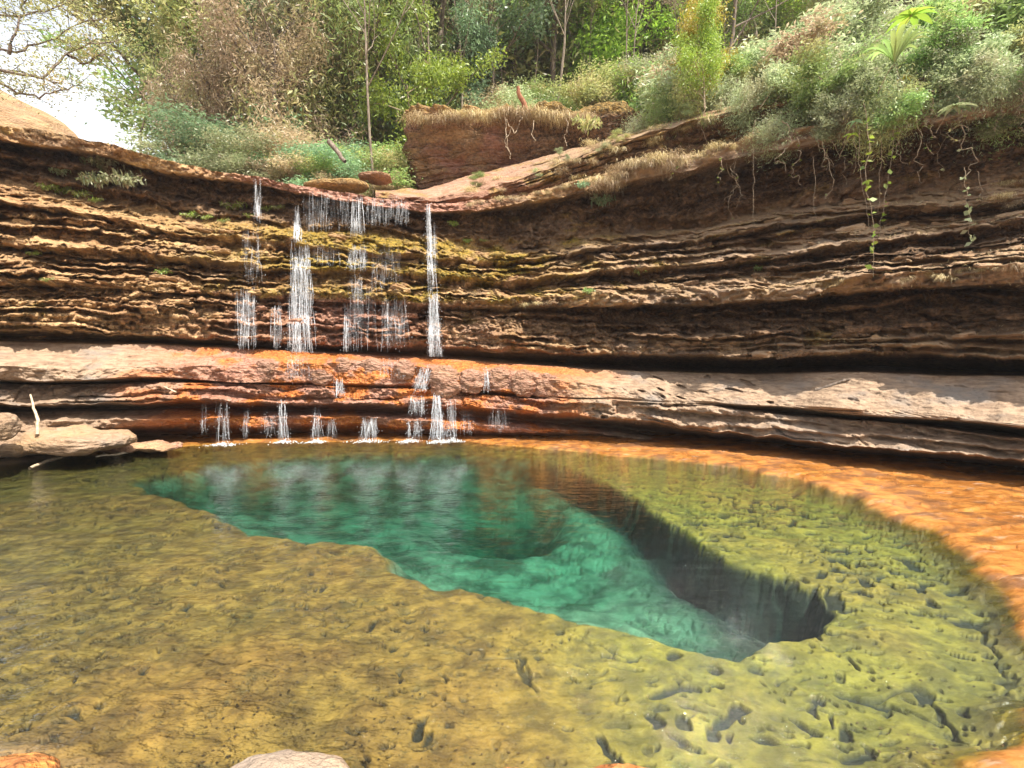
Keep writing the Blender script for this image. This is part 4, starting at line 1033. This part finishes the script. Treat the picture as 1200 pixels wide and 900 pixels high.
# dry grass hanging over edges
TUFT = [withmat(tuft(730 + i, 150, 0.42, 0.006, 0.9, 0.95, 0.14), L_STRAW) for i in range(4)]
TUFTG = [withmat(tuft(740 + i, 110, 0.30, 0.005, 0.8, 0.7, 0.12), L_OLIVE) for i in range(2)]
def grass(x, y, s_, label, group=None, k_=None, out=0.0):
    o_ = link("grass_tuft", k_ or R.choice(TUFT), None); o_.location = Vector(on_rock(x, y, out)); o_.scale = (s_ * 1.2, s_, s_)
    o_.rotation_euler = (R.uniform(0, .4), 0, R.uniform(0, 6.28)); tag(o_, label, "grass", group)
for x in np.linspace(700, 800, 19): grass(x + R.uniform(-3, 3), float(np.interp(x, CX, ly[1])) + R.uniform(-3, 14), R.uniform(.8, 1.3), "straw-coloured grass tuft hanging over the edge of the right-hand ledge", "dry grass hanging over the right ledge", out=.1)
for x in np.linspace(590, 690, 9): grass(x + R.uniform(-4, 4), float(np.interp(x, CX, ly[1])) + R.uniform(-2, 6), R.uniform(.4, .8), "short straw grass tuft on the rim just right of the waterfalls", "short grass tufts on the rim", out=.05)
for x in np.linspace(815, 900, 10): grass(x + R.uniform(-4, 4), float(np.interp(x, CX, ly[1])) + R.uniform(-2, 8), R.uniform(.4, .8), "thin straw grass tuft along the rim under the spilling shrubs", "thin grass along the right rim", out=.05)
for x, y in [(1105, 325), (1125, 318), (1150, 316), (1172, 315), (1195, 313), (1060, 330), (1085, 322), (1220, 312)]: grass(x, y, R.uniform(.35, .6), "straw grass tuft on the broad pale ledge at far right", "grass on the pale ledge at far right", out=.03)
for x, y in [(615, 357), (630, 355), (645, 356), (660, 354), (680, 352), (555, 345), (600, 352)]: grass(x, y, R.uniform(.4, .6), "flattened straw grass tuft on the mid-height ledge right of the falls", "grass on the mid-height ledge", out=.03)
for x, y in [(1180, 215), (1172, 230), (1185, 240)]: grass(x, y, .6, "dry grass tuft on the knob of rock at the right edge", "grass on the knob at the right edge", out=.05)
for x in np.linspace(488, 690, 30):
    Db = 20.95; p_ = P(x, 141 - 6 * math.exp(-((x - 600) / 60) ** 2) + R.uniform(-4, 3), Db)
    o_ = link("grass_tuft", R.choice(TUFT), None); o_.location = Vector(p_); s_ = R.uniform(.8, 1.7); o_.scale = (s_ * 1.2, s_, s_); o_.rotation_euler = (0, 0, R.uniform(0, 6.28))
    tag(o_, "dry grass tuft drooping over the top edge of the red rock block", "grass", "dry grass on the rock block")

# loose grass and moss too small to count
def stuff_cover(name, label, n, test, size, leafm, blades, seed):
    r = np.random.default_rng(seed)
    ii = r.integers(2, Y.shape[0] - 2, n * 6); jj = r.integers(0, Y.shape[1], n * 6)
    w_ = test(ii, jj); keep = r.uniform(size=n * 6) < w_
    ii, jj = ii[keep][:n], jj[keep][:n]
    p_ = Wp[ii, jj]
    p_ = p_ + r.normal(size=p_.shape) * size * 0.4 - np.array([0, size * 0.3, 0])
    me_ = leafmesh(name, [leaves(p_, size, blades, up=0.5, seed=seed)])
    o_ = link(name, me_, None, [leafm]); tag(o_, label, name.replace("_", " "), None, "stuff")
mossb = np.broadcast_to(moss, Y.shape)
stuff_cover("moss", "yellow-green moss cushioning the wet ledges around the falls", 26000, lambda i, j: mossb[i, j] ** 1.5, 0.035, leaf_material("moss_leaflets", (0.20, 0.17, 0.02), (0.52, 0.40, 0.05), (0.18, 0.24, 0.03)), 1.6, 5)
lipb = np.broadcast_to(lips * upper, Y.shape)
stuff_cover("ledge_grass", "sparse dry grass and litter caught on the ledges", 14000, lambda i, j: lipb[i, j] * (0.15 + sstep(560, 760, CX[j])) * 0.8, 0.07, L_STRAW, 9, 6)

# ------------------------------------------------------------------ vines, roots and sticks
def noisy_path(pts, n, amp, seed):
    pts = np.asarray(pts, float); t = np.linspace(0, len(pts) - 1, n)
    q_ = np.stack([np.interp(t, np.arange(len(pts)), pts[:, k_]) for k_ in range(3)], -1)
    for k_ in range(3): q_[:, k_] += amp * fbm(t * 3.1, t * 0 + k_ * 9.1, seed=seed, octv=3)
    return q_
def vine(pix, label, nleaf=12, leaf=0.13, leafm=L_FERN, rad=0.008, out=0.25, seed=0, D_=None, amp=0.06):
    pts = [P(x, y, (D_ or depth_at(x, y)) - out) for x, y in pix]
    m_ = min(p_[1] for p_ in pts); pts = [P(x, y, m_ + (i * 0.02)) for i, (x, y) in enumerate(pix)]
    q_ = noisy_path(pts, 26, amp, seed)
    e = empty("hanging_vine", q_[0], label, "vine")
    tv, tf = curve_mesh([(q_ - q_[0], np.linspace(rad, rad * .5, 26))], 4)
    link("stem", mesh("stem", tv, tf, True), e, [M_TWIG])
    if nleaf:
        r = np.random.default_rng(seed)
        for c_ in q_[np.sort(r.integers(3, 26, nleaf))]:
            lv, lf, lt = leaves(np.array([[0, 0, 0.0]]), leaf, 1.5, up=0.1, seed=int(r.integers(1e6)))
            o_ = link("leaf", mesh("leaf", lv, lf, False, dict(tint=lt)), e, [leafm]); o_.location = Vector(c_ - q_[0])
vine([(1012, 120), (1018, 170), (1014, 215), (1022, 262), (1026, 322)], "longest leafy vine hanging over the right-hand cliff, ending in a thin tip", 34, .13, seed=1)
vine([(1046, 118), (1047, 160), (1044, 200), (1036, 240), (1030, 275)], "leafy vine just right of the longest one, curving back towards it", 24, .13, seed=2)
vine([(1006, 150), (1008, 190), (1012, 230), (1018, 268)], "bare wiry vine left of the longest leafy vine", 5, .08, seed=3)
vine([(1130, 195), (1133, 225), (1136, 255), (1140, 285)], "short vine strung with pale leaves near the right edge", 20, .13, L_GREY, seed=4)
vine([(1145, 200), (1150, 225), (1147, 235)], "little bare vine beside the pale-leaved one near the right edge", 2, .06, seed=5)
vine([(882, 178), (884, 210), (882, 245), (884, 272)], "solitary thin root-like vine dangling in front of the dark face", 3, .06, L_STRAW, seed=6)
vine([(952, 185), (955, 215), (955, 262)], "thin dry vine dangling left of the leafy vines", 2, .06, L_STRAW, seed=7)
vine([(1030, 140), (1034, 180), (1028, 220), (1030, 250)], "dry brown vine in the middle of the leafy group", 3, .07, L_STRAW, seed=8)
vine([(1000, 140), (1004, 175), (1000, 205)], "short dry vine at the left of the leafy group", 1, .07, L_STRAW, seed=9)
vine([(826, 120), (822, 150), (830, 170)], "pale crooked root under the yellow sapling", 0, seed=10, rad=.014)
vine([(845, 115), (845, 145)], "straight short root under the spilling shrubs", 0, seed=12, rad=.008)
for i, pix in enumerate([[(590, 138), (594, 165), (598, 185)], [(593, 140), (603, 155), (612, 140), (608, 130)], [(625, 140), (624, 162), (628, 168)], [(664, 138), (662, 160), (665, 172)], [(600, 150), (592, 170), (600, 182)]]):
    vine(pix, ["longest root hanging down the face of the red rock block", "looped pale root on the red rock block", "thin root right of the looped one on the rock block", "root hanging at the right part of the rock block face", "crooked root beside the longest one on the rock block"][i], 0, seed=20 + i, rad=.022, D_=20.7, out=0.2, amp=.12)
def stick(name, pix, D_, rads, mat, label, cat="stick", seed=0, amp=0.02, z=None, n=14):
    pts = [(PZ(x, y, z) if z is not None else P(x, y, d_)) for (x, y), d_ in zip(pix, D_)]
    q_ = noisy_path(pts, n, amp, seed); tv, tf = curve_mesh([(q_ - q_[0], np.linspace(rads[0], rads[1], n))], 7)
    ends = []
    o_ = link(name, mesh(name, tv, tf, True), None, [mat]); o_.location = Vector(q_[0]); tag(o_, label, cat)
stick("driftwood_stick", [(36, 462), (40, 480), (45, 492), (43, 508)], [12.0, 11.9, 11.85, 11.8], (.018, .042), M_DRIFT, "pale curved driftwood stick leaning against the left ledges", seed=1)
stick("driftwood_stick", [(-10, 541), (15, 538), (38, 535)], [0] * 3, (.05, .02), M_DRIFT, "pale floating stick at the far left waterline", z=0.01, seed=2)
stick("driftwood_stick", [(35, 548), (55, 541), (71, 536)], [0] * 3, (.03, .05), M_DRIFT, "slanting stick half out of the water at the left shore", z=0.02, seed=3)
stick("driftwood_stick", [(112, 535), (132, 533), (151, 530)], [0] * 3, (.02, .035), M_DRIFT, "straight pale stick lying along the foot of the reddish slab", z=0.03, seed=4)
stick("driftwood_stick", [(192, 453), (198, 456), (206, 459)], [13.9, 13.85, 13.8], (.012, .02), M_DRIFT, "short stick lodged on the ledge below the grey slab", seed=5)
d1 = depth_at(975, 452)
stick("driftwood_stick", [(955, 458), (975, 451), (996, 444)], [depth_at(955, 458) - .02, d1, depth_at(996, 444) - .02], (.05, .03), M_BARK, "dark stick lying on the pale slab at right", seed=6)
stick("tree_stump", [(618, 134), (612, 118), (606, 102)], [21.2, 21.0, 20.8], (.13, .07), plain("red_rotten_wood", (0.22, 0.09, 0.05), (0.45, 0.22, 0.13), 9), "broken reddish stump standing on top of the rock block", "stump", seed=7, amp=.05)
stick("fallen_log", [(386, 166), (396, 178), (404, 190)], [19.5, 19.4, 19.3], (.10, .07), M_BARK, "dark fallen log leaning in the undergrowth behind the rim", "log", seed=8, amp=.05)
rock("stream_rock", tuple(P(440, 208, 20.0)), (.6, .5, .14), "flat brown rock shelf behind the rim left of the red rock block", seed=340, n=36, power=3, amp=.12, freq=2, masks=lambda q, nz: dict(red=.3, dark=.5))
rock("stream_rock", tuple(P(395, 218, 19.0)), (1.1, .5, .13), "low tan bank of rock behind the middle of the rim", seed=341, n=36, power=3, amp=.12, freq=2, masks=lambda q, nz: dict(dark=.45, moss=.3))

# sprawling tree reaching in from the left edge
def side_tree():
    r = np.random.default_rng(9); Dq = 14.5
    limbs = [[(-150, 170), (-120, 110), (-100, 40), (-90, -60)], [(-118, 100), (-60, 92), (0, 82), (40, 88), (70, 100)], [(-60, 92), (0, 96), (30, 114), (60, 112), (88, 98)], [(0, 82), (48, 90), (80, 66), (105, 52), (140, 45)],
             [(-100, 40), (-40, 50), (10, 62), (50, 50), (90, 30), (120, 22)], [(-95, 0), (-30, 8), (20, 20), (60, 10), (100, -8)], [(10, 62), (20, 30), (28, 5), (30, -20)], [(-98, 20), (-50, -20), (-10, -40)], [(80, 66), (100, 72), (122, 64)]]
    tubes = []; tips = []
    for i, l_ in enumerate(limbs):
        q_ = noisy_path([P(x, y, Dq + r.uniform(-.5, .5) * (i > 0)) for x, y in l_], 22, .10, 900 + i)
        ra = .2 if i == 0 else .045
        tubes.append((q_, np.linspace(ra, .012 if i else .1, 22)))
        for k_ in range(6, 22):
            for _ in range(2 if i else 0):
                if r.uniform() < .75:
                    L_ = r.uniform(.25, .8); d_ = r.normal(size=3); d_[2] = abs(d_[2]) * .6; d_ /= np.linalg.norm(d_)
                    tw = q_[k_] + d_ * np.linspace(0, L_, 5)[:, None] + r.normal(size=(5, 3)) * .03 * np.linspace(0, 1, 5)[:, None]; tw[0] = q_[k_]
                    tubes.append((tw, np.linspace(.010, .004, 5))); tips += [tw[-1], tw[3], tw[2]]
    tips = np.array(tips); base = tubes[0][0][0].copy()
    tv, tf = curve_mesh([(a_ - base, b_) for a_, b_ in tubes], 4)
    e = empty("side_tree", base, "crooked tree reaching bare forked branches in from the left edge against the sky", "tree")
    link("trunk", mesh("trunk", tv, tf, True), e, [M_BARK])
    idx = r.integers(0, len(tips), 5200); c_ = tips[idx] - base + r.normal(size=(5200, 3)) * np.array([.22, .22, .10])
    link("crown", leafmesh("crown", [leaves(c_, .085, 2.6, seed=77)]), e, [L_OLIVE])
side_tree()

# two broad-leaved plants and a strap-leaved one at upper right
def umbrella_leaf(x, y, s_, label, leafm=L_BRIGHT, n=9, D_=None, kind="broad"):
    p0 = P(x, y, (D_ or (depth_at(x, y) - .5)))
    e = empty("broad_leaved_plant", p0, label, "plant"); r = np.random.default_rng(int(x))
    tv, tf = curve_mesh([(noisy_path([(0, .5, -.35), (0, .2, -.1), (0, 0, 0)], 8, .02, 3), np.full(8, .008))], 4)
    link("stem", mesh("stem", tv, tf), e, [M_TWIG])
    for i in range(n):
        az = 2 * math.pi * i / n + r.uniform(-.15, .15); L_ = s_ * r.uniform(.8, 1.1); W_ = L_ * (.17 if kind == "broad" else .045)
        t = np.linspace(0, 1, 7); wv_ = np.sin(np.pi * np.clip(t * .93 + .05, 0, 1)) ** .7 * W_
        d = np.array([math.cos(az), math.sin(az), 0]); sd_ = np.array([-d[1], d[0], 0])
        if kind == "broad": mid_ = d * (t * L_)[:, None] + np.array([0, 0, 1.0]) * (L_ * (.18 * t - .5 * t * t))[:, None]
        else: mid_ = d * (t * L_ * .55)[:, None] + np.array([0, 0, 1.0]) * (L_ * (1.1 * t - .75 * t * t))[:, None]
        V = np.concatenate([mid_ + sd_ * wv_[:, None] + np.array([0, 0, .02]), mid_, mid_ - sd_ * wv_[:, None] + np.array([0, 0, .02])])
        F = np.array([(j, j + 1, j + 8, j + 7) for j in range(6)] + [(j + 7, j + 8, j + 15, j + 14) for j in range(6)])
        link("leaf", mesh("leaf", V, F, True, dict(tint=np.full(21, r.uniform()))), e, [leafm])
umbrella_leaf(1112, 108, .42, "large bright hand-shaped leaves standing out at upper right above the pale vine", n=10)
umbrella_leaf(1118, 125, .36, "drooping pale hand-shaped leaves just below the large bright ones", L_GREY, n=9)
umbrella_leaf(1002, 143, .22, "pair of broad pale leaves at the left of the hanging vines", L_TEAL, n=4)
umbrella_leaf(998, 158, .20, "small yellow-green broad leaves below the pale pair by the hanging vines", L_BRIGHT, n=4)
umbrella_leaf(1060, 92, .2, "bright yellow leaves among the grey shrubs above the hanging vines", L_YELLOW, n=5)
umbrella_leaf(1048, 75, 1.1, "strap-leaved plant arching above the shrubs at upper right", L_GREEN, n=16, D_=11.3, kind="strap")
umbrella_leaf(1068, 18, .5, "bright yellow-green broad leaves at the top edge above the strap-leaved plant", L_BRIGHT, n=9, D_=12.2)

# ------------------------------------------------------------------ the falls
def fall(x0_, x1_, yt, yb, n, label, spread=0.0, rad=0.012, drops=60, splash=False, slant=0.0, seed=0, group=None, broken=0.6):
    r = np.random.default_rng(1000 + seed); tubes = []; dro = []; rad = rad * 0.34; n = max(9, int(n * 1.5) + 1); drops *= 2
    for i in range(n):
        xs_ = r.uniform(x0_, x1_); xe = xs_ + slant + r.normal() * spread; wv_ = r.uniform(.5, 1.4)
        ya = yt + r.uniform(0, 1) ** 2 * (yb - yt) * .5; ye = yb - (r.uniform(0, .5) ** 2 * (yb - yt) if r.uniform() < broken else 0)
        m = max(6, int((ye - ya) / 5)); ts = np.linspace(0, 1, m); dmin = 99; pts = []
        for t in ts:
            x_ = xs_ + (xe - xs_) * t; y_ = ya + (ye - ya) * t
            d_ = depth_at(x_, y_); dmin = min(dmin, d_); pts.append(P(x_, y_, dmin - .05 - r.uniform(0, .01)))
        pts = np.array(pts); pts[:, 0] += .007 * r.normal(size=m) + .05 * fbm(np.linspace(0, 2.5 + m * .06, m) + 9 * i, np.zeros(m) + seed, seed=5, octv=2) * np.linspace(0, 1, m)
        rd = rad * wv_ * (0.7 + .5 * r.uniform(size=m)); rd[0] *= .6; rd[-1] *= .5
        # break the strand into pieces
        a = 0
        while a < m - 2:
            b = min(m, a + int(r.integers(3, 12)))
            if b - a >= 2: tubes.append((pts[a:b], rd[a:b] * (np.sin(np.linspace(.35, math.pi - .2, b - a)) * .8 + .3)))
            a = b + (int(r.integers(1, 4)) if r.uniform() < .35 else -1)
        for _ in range(drops // n):
            t = r.uniform(); k_ = int(t * (m - 1)); dro.append(pts[k_] + r.normal(size=3) * np.array([.05 + spread * .004, .03, .05]))
    base = tubes[0][0][0].copy()
    tv, tf = curve_mesh([(a_ - base, b_) for a_, b_ in tubes], 5)
    # thin broken sheet of water between the strands
    nu = max(5, int((x1_ - x0_) + spread * 2)); nv = max(8, int((yb - yt) / 3))
    uu = np.linspace(-1, 1, nu); vv = np.linspace(0, 1, nv); SV = np.zeros((nv, nu, 3)); xc0 = (x0_ + x1_) / 2; hw = (x1_ - x0_) / 2 + .6
    for a_i, u_ in enumerate(uu):
        dmin = 99
        for b_i, v_ in enumerate(vv):
            x_ = xc0 + slant * v_ + u_ * (hw + spread * 1.3 * v_); y_ = yt + (yb - yt) * v_
            dmin = min(dmin, depth_at(x_, y_)); SV[b_i, a_i] = P(x_, y_, dmin - .045)
    SA = (np.clip(1.25 - np.abs(uu) ** 2 * 1.25, 0, 1)[None, :] * (sstep(0, .04, vv) * (1 - 0.85 * sstep(.75, 1, vv)) if not splash else sstep(0, .04, vv) * np.ones(nv))[:, None])
    ra_ = np.interp(np.linspace(0, 1, nu), np.linspace(0, 1, max(3, nu // 2)), r.uniform(0, .22, max(3, nu // 2)))[None, :]; rb_ = np.interp(np.linspace(0, 1, nu), np.linspace(0, 1, max(3, nu // 2)), r.uniform(0, .3, max(3, nu // 2)))[None, :]
    SA = SA * sstep(ra_ - .02, ra_ + .10, vv[:, None]) * (1 if splash else sstep(1.02 - rb_, .85 - rb_, vv[:, None]))
    SA = SA * np.clip(rad / .005, .35, 1) ** 1.5 * (0.55 + .45 * (np.arange(nu) % 2))[None, :]
    vm = mesh("water_veil", (SV - base).reshape(-1, 3), gridfaces(nv, nu), True, dict(veil=SA))
    if dro:
        dro = np.array(dro) - base; s_ = r.uniform(.004, .010, len(dro))
        oc = np.array([(1, 0, 0), (0, 1, 0), (-1, 0, 0), (0, -1, 0), (0, 0, 1.8), (0, 0, -1.8)], float); of = np.array([(0, 1, 4), (1, 2, 4), (2, 3, 4), (3, 0, 4), (1, 0, 5), (2, 1, 5), (3, 2, 5), (0, 3, 5)])
        dv = (dro[:, None, :] + oc[None] * s_[:, None, None]).reshape(-1, 3); df = (of[None] + (np.arange(len(dro)) * 6)[:, None, None]).reshape(-1, 3)
        me_ = mesh("falling_water", np.concatenate([tv, dv]), [tf, df + len(tv)], True)
    else: me_ = mesh("falling_water", tv, tf, True)
    e = empty("waterfall", base, label, "waterfall", group)
    link("falling_water", me_, e, [M_FALL]); link("water_veil", vm, e, [M_VEIL])
    if splash:
        xc = (x0_ + x1_) / 2 + slant; p_ = P(xc, yb, depth_at(xc, yb - 2) - .1)
        if splash == "pool": p_ = PZ(xc, yb + 1.5, 0.035)
        m = 190; wd = .75 * max(.20, (x1_ - x0_) / FPX * p_[1] * .6 + spread * .02)
        c_ = p_ - base + r.normal(size=(m, 3)) * np.array([wd, .16, .0]); c_[:, 2] = p_[2] - base[2] + np.abs(r.normal(size=m)) * .04 * np.exp(-((c_[:, 0] - p_[0] + base[0]) / wd) ** 2)
        s_ = r.uniform(.006, .024, m)
        oc = np.array([(1, 0, 0), (0, 1, 0), (-1, 0, 0), (0, -1, 0), (0, 0, .7), (0, 0, -.7)], float)
        dv = (c_[:, None, :] + oc[None] * s_[:, None, None]).reshape(-1, 3); df = (of[None] + (np.arange(m) * 6)[:, None, None]).reshape(-1, 3)
        link("splash", mesh("splash", dv, df, True), e, [M_FOAM])["kind"] = "stuff"
fall(298, 305, 209, 262, 7, "short thin waterfall at the left of the rim, beside the ferns", 2, .014, 60, seed=1)
fall(346, 350, 240, 285, 12, "upper spout of the main left waterfall, springing from the dark face", 3, .022, 150, seed=2)
fall(341, 362, 282, 413, 42, "broad misty main waterfall spreading down the left-centre ledges", 5, .014, 500, splash=True, seed=3)
fall(356, 410, 224, 272, 16, "veil of thin dripping strands below the rim right of the main spout", 1, .007, 80, seed=4)
fall(412, 426, 228, 277, 16, "dense white curtain in the middle of the rim veil", 2, .014, 120, seed=5)
fall(430, 480, 231, 265, 22, "wide fine veil between the white curtain and the tall narrow fall", 1, .008, 90, seed=6)
fall(500, 504, 239, 345, 14, "upper half of the tall narrow waterfall at the right of the rim", 2, .015, 250, slant=4, seed=7)
fall(502, 513, 340, 418, 26, "lower half of the tall narrow waterfall, widening to a white foot", 3, .015, 350, slant=2, splash=True, seed=8)
fall(508, 512, 255, 330, 3, "lone thin strand right beside the tall narrow waterfall", 1, .007, 30, seed=9)
fall(408, 430, 286, 318, 14, "second step of the white curtain over the mossy ledge", 2, .011, 90, seed=10)
fall(366, 398, 288, 312, 7, "faint strands over the mossy ledge left of the second step", 1, .006, 30, seed=11)
fall(276, 300, 335, 410, 14, "group of long broken strands, leftmost on the lower upper wall", 2, .011, 100, seed=12)
fall(318, 330, 350, 410, 7, "thin strands just left of the broad main waterfall", 2, .009, 50, seed=13)
fall(404, 409, 355, 413, 7, "slender white strand right of the broad main waterfall", 2, .012, 60, seed=14)
fall(410, 440, 325, 412, 8, "scattered drips between the slender strand and the middle of the wall", 2, .006, 50, seed=15)
fall(448, 476, 345, 413, 13, "cluster of short strands left of the tall narrow waterfall's foot", 3, .009, 70, seed=16)
fall(392, 402, 444, 466, 9, "small white spout over the middle orange ledge", 3, .020, 50, seed=17)
fall(492, 508, 428, 462, 14, "slanting white cascade under the tall waterfall's foot", 2, .016, 90, slant=-8, seed=18)
fall(567, 572, 432, 461, 6, "lone short cascade on the orange ledge right of the falls", 2, .013, 40, seed=19)
fall(326, 334, 467, 517, 11, "bright double strand dropping from the ledge into the pool, left of centre", 3, .013, 70, splash="pool", seed=20, slant=3)
fall(254, 268, 471, 520, 9, "leftmost cluster of strands reaching the pool", 3, .008, 50, splash="pool", seed=21)
fall(236, 242, 471, 510, 3, "very thin drip at the far left of the pool falls", 1, .006, 20, seed=22)
fall(286, 292, 474, 514, 4, "thin drip between the leftmost cluster and the bright double strand", 1, .007, 20, seed=23)
fall(366, 374, 476, 517, 8, "short strand fanning at the foot right of the bright double strand", 4, .010, 50, splash="pool", seed=24)
fall(384, 392, 492, 516, 5, "tiny fan of drops beside the short fanning strand", 3, .008, 30, seed=25)
fall(425, 442, 489, 516, 20, "broad white apron of water entering the pool at centre", 3, .016, 100, splash="pool", seed=26, slant=-2)
fall(478, 482, 493, 516, 5, "narrow strand into the pool right of the white apron", 1, .010, 30, splash="pool", seed=27)
fall(480, 497, 463, 488, 12, "row of short strands under the slanting cascade", 2, .010, 50, seed=28)
fall(508, 516, 460, 517, 22, "brightest lower cascade dropping straight to the pool", 4, .015, 150, splash="pool", seed=29, slant=2)
fall(524, 534, 468, 516, 10, "thin strands just right of the brightest lower cascade", 2, .009, 60, splash="pool", seed=30)
fall(574, 596, 478, 508, 8, "sparse trickles over the red ledges right of the falls", 3, .007, 40, seed=31)
fall(283, 304, 264, 334, 8, "faint trickles linking the short left waterfall to the broken strands below", 3, .005, 40, seed=32)
fall(408, 424, 318, 356, 8, "faint trickles below the mossy ledge in the middle of the wall", 3, .006, 40, seed=33)
fall(336, 362, 414, 446, 12, "thin sheet of water slipping over the orange ledge under the main waterfall", 3, .005, 60, seed=34)
fall(436, 470, 286, 345, 10, "sparse drips from the mossy ledge left of the tall narrow waterfall", 3, .005, 50, seed=35)
fall(446, 478, 417, 446, 9, "thin water film over the dark stones of the middle ledge", 2, .005, 40, seed=36)
fall(486, 494, 488, 516, 7, "loose drops falling from the low ledge beside the brightest lower cascade", 3, .007, 40, seed=37)
fall(540, 556, 478, 512, 7, "slight trickle over the orange ledges right of the lower cascades", 2, .005, 30, seed=38)
fall(306, 322, 478, 514, 6, "fine drips under the ledge just left of the bright double strand", 3, .005, 30, seed=39)

# ------------------------------------------------------------------ haze
hz = bpy.data.materials.new("thin_haze"); hz.use_nodes = True
for n_ in list(hz.node_tree.nodes):
    if n_.type == 'BSDF_PRINCIPLED': hz.node_tree.nodes.remove(n_)
pv = hz.node_tree.nodes.new("ShaderNodeVolumePrincipled"); pv.inputs["Color"].default_value = (0.95, 0.97, 1.0, 1); pv.inputs["Density"].default_value = HAZE; pv.inputs["Anisotropy"].default_value = 0.3
hz.node_tree.links.new(pv.outputs[0], hz.node_tree.nodes["Material Output"].inputs["Volume"])
bx = [(-200, -230, -7), (200, -230, -7), (200, 190, -7), (-200, 190, -7), (-200, -230, 44), (200, -230, 44), (200, 190, 44), (-200, 190, 44)]
tag(link("haze", mesh("haze", np.array(bx, float), np.array([(0, 3, 2, 1), (4, 5, 6, 7), (0, 1, 5, 4), (1, 2, 6, 5), (2, 3, 7, 6), (3, 0, 4, 7)])), None, [hz]), kind="stuff")

# dead leaves and grit lying on the pool floor
lv, lf, lt = leaves(LITTER[::2], 0.024, 1.8, up=6, seed=4)
lv = lv.reshape(-1, 4, 3); lv[:, :, 2] = lv[:, :1, 2] + (lv[:, :, 2] - lv[:, :1, 2]) * .15
tag(link("leaf_litter", mesh("leaf_litter", lv.reshape(-1, 3), lf, False, dict(tint=lt)), None, [leaf_material("sunken_dead_leaves", (0.03, 0.02, 0.01), (0.16, 0.09, 0.035), None, .05)]), "dead leaves and grit scattered over the shallow pool floor", "leaf litter", None, "stuff")
# more roots and creepers trailing over the right-hand face
rv = random.Random(5)
for i in range(26):
    x = rv.uniform(760, 1260); y = float(np.interp(x, CX, ly[1])) + rv.uniform(-22, 14); L_ = rv.uniform(25, 95)
    vine([(x, y), (x + rv.uniform(-8, 8), y + L_ * .4), (x + rv.uniform(-10, 10), y + L_ * .75), (x + rv.uniform(-8, 8), y + L_)],
         "one of many wiry roots trailing over the dark upper face", rv.choice([0, 0, 4, 9]), .07, rv.choice([L_OLIVE, L_FERN, L_GREY]), rad=rv.uniform(.006, .014), seed=500 + i, amp=.14)
    bpy.context.scene.collection.objects
for o_ in list(COL.objects):
    if o_.get("label", "").startswith("one of many wiry roots"): o_["group"] = "roots and creepers trailing over the right-hand face"
# tufts and bushlets on the sloping rock right of the rim
for i in range(46):
    x = rv.uniform(540, 860); y = float(np.interp(x, CU, UL[3][0])) + rv.uniform(-10, 16)
    if rv.random() < .75: grass(x, y, rv.uniform(.35, .9), "dry grass tuft on the sloping rock between the rim and the rock block", "dry grass on the sloping rock", out=.02)
    else:
        lf_ = rv.choice([L_GREY, L_OLIVE, L_GREEN]); e = rv.choice(K_FINE).place(on_rock(x, y, 0), rv.uniform(.15, .35), rv.uniform(0, 6), lf_, LN[lf_.name] + " bushlet on the sloping rock between the rim and the rock block", "shrub", "bushlets on the sloping rock")

# say where each of the look-alikes stands
bpy.context.view_layer.update()
ZONES = [(250, "near the open sky at left"), (340, "above the left waterfall"), (430, "above the middle falls"), (520, "near the slim forked tree"), (640, "behind the red rock block"), (770, "right of the broken stump"), (900, "around the bright sapling"), (1010, "left of the hanging vines"), (1110, "above the hanging vines"), (9999, "toward the right edge")]
cnt = {}
for o_ in COL.objects:
    if o_.get("group") and o_.get("label"): cnt[o_["label"]] = cnt.get(o_["label"], 0) + 1
for o_ in COL.objects:
    if o_.parent is None and o_.get("group") and cnt.get(o_.get("label"), 0) > 2 and o_.get("category") in ("tree", "shrub", "vine"):
        u_, v_ = proj(np.array(o_.location))
        o_["label"] = " ".join(o_["label"].split()[:11]) + ", " + next(z_ for lim, z_ in ZONES if u_ < lim) if len(o_["label"].split()) <= 11 else o_["label"]
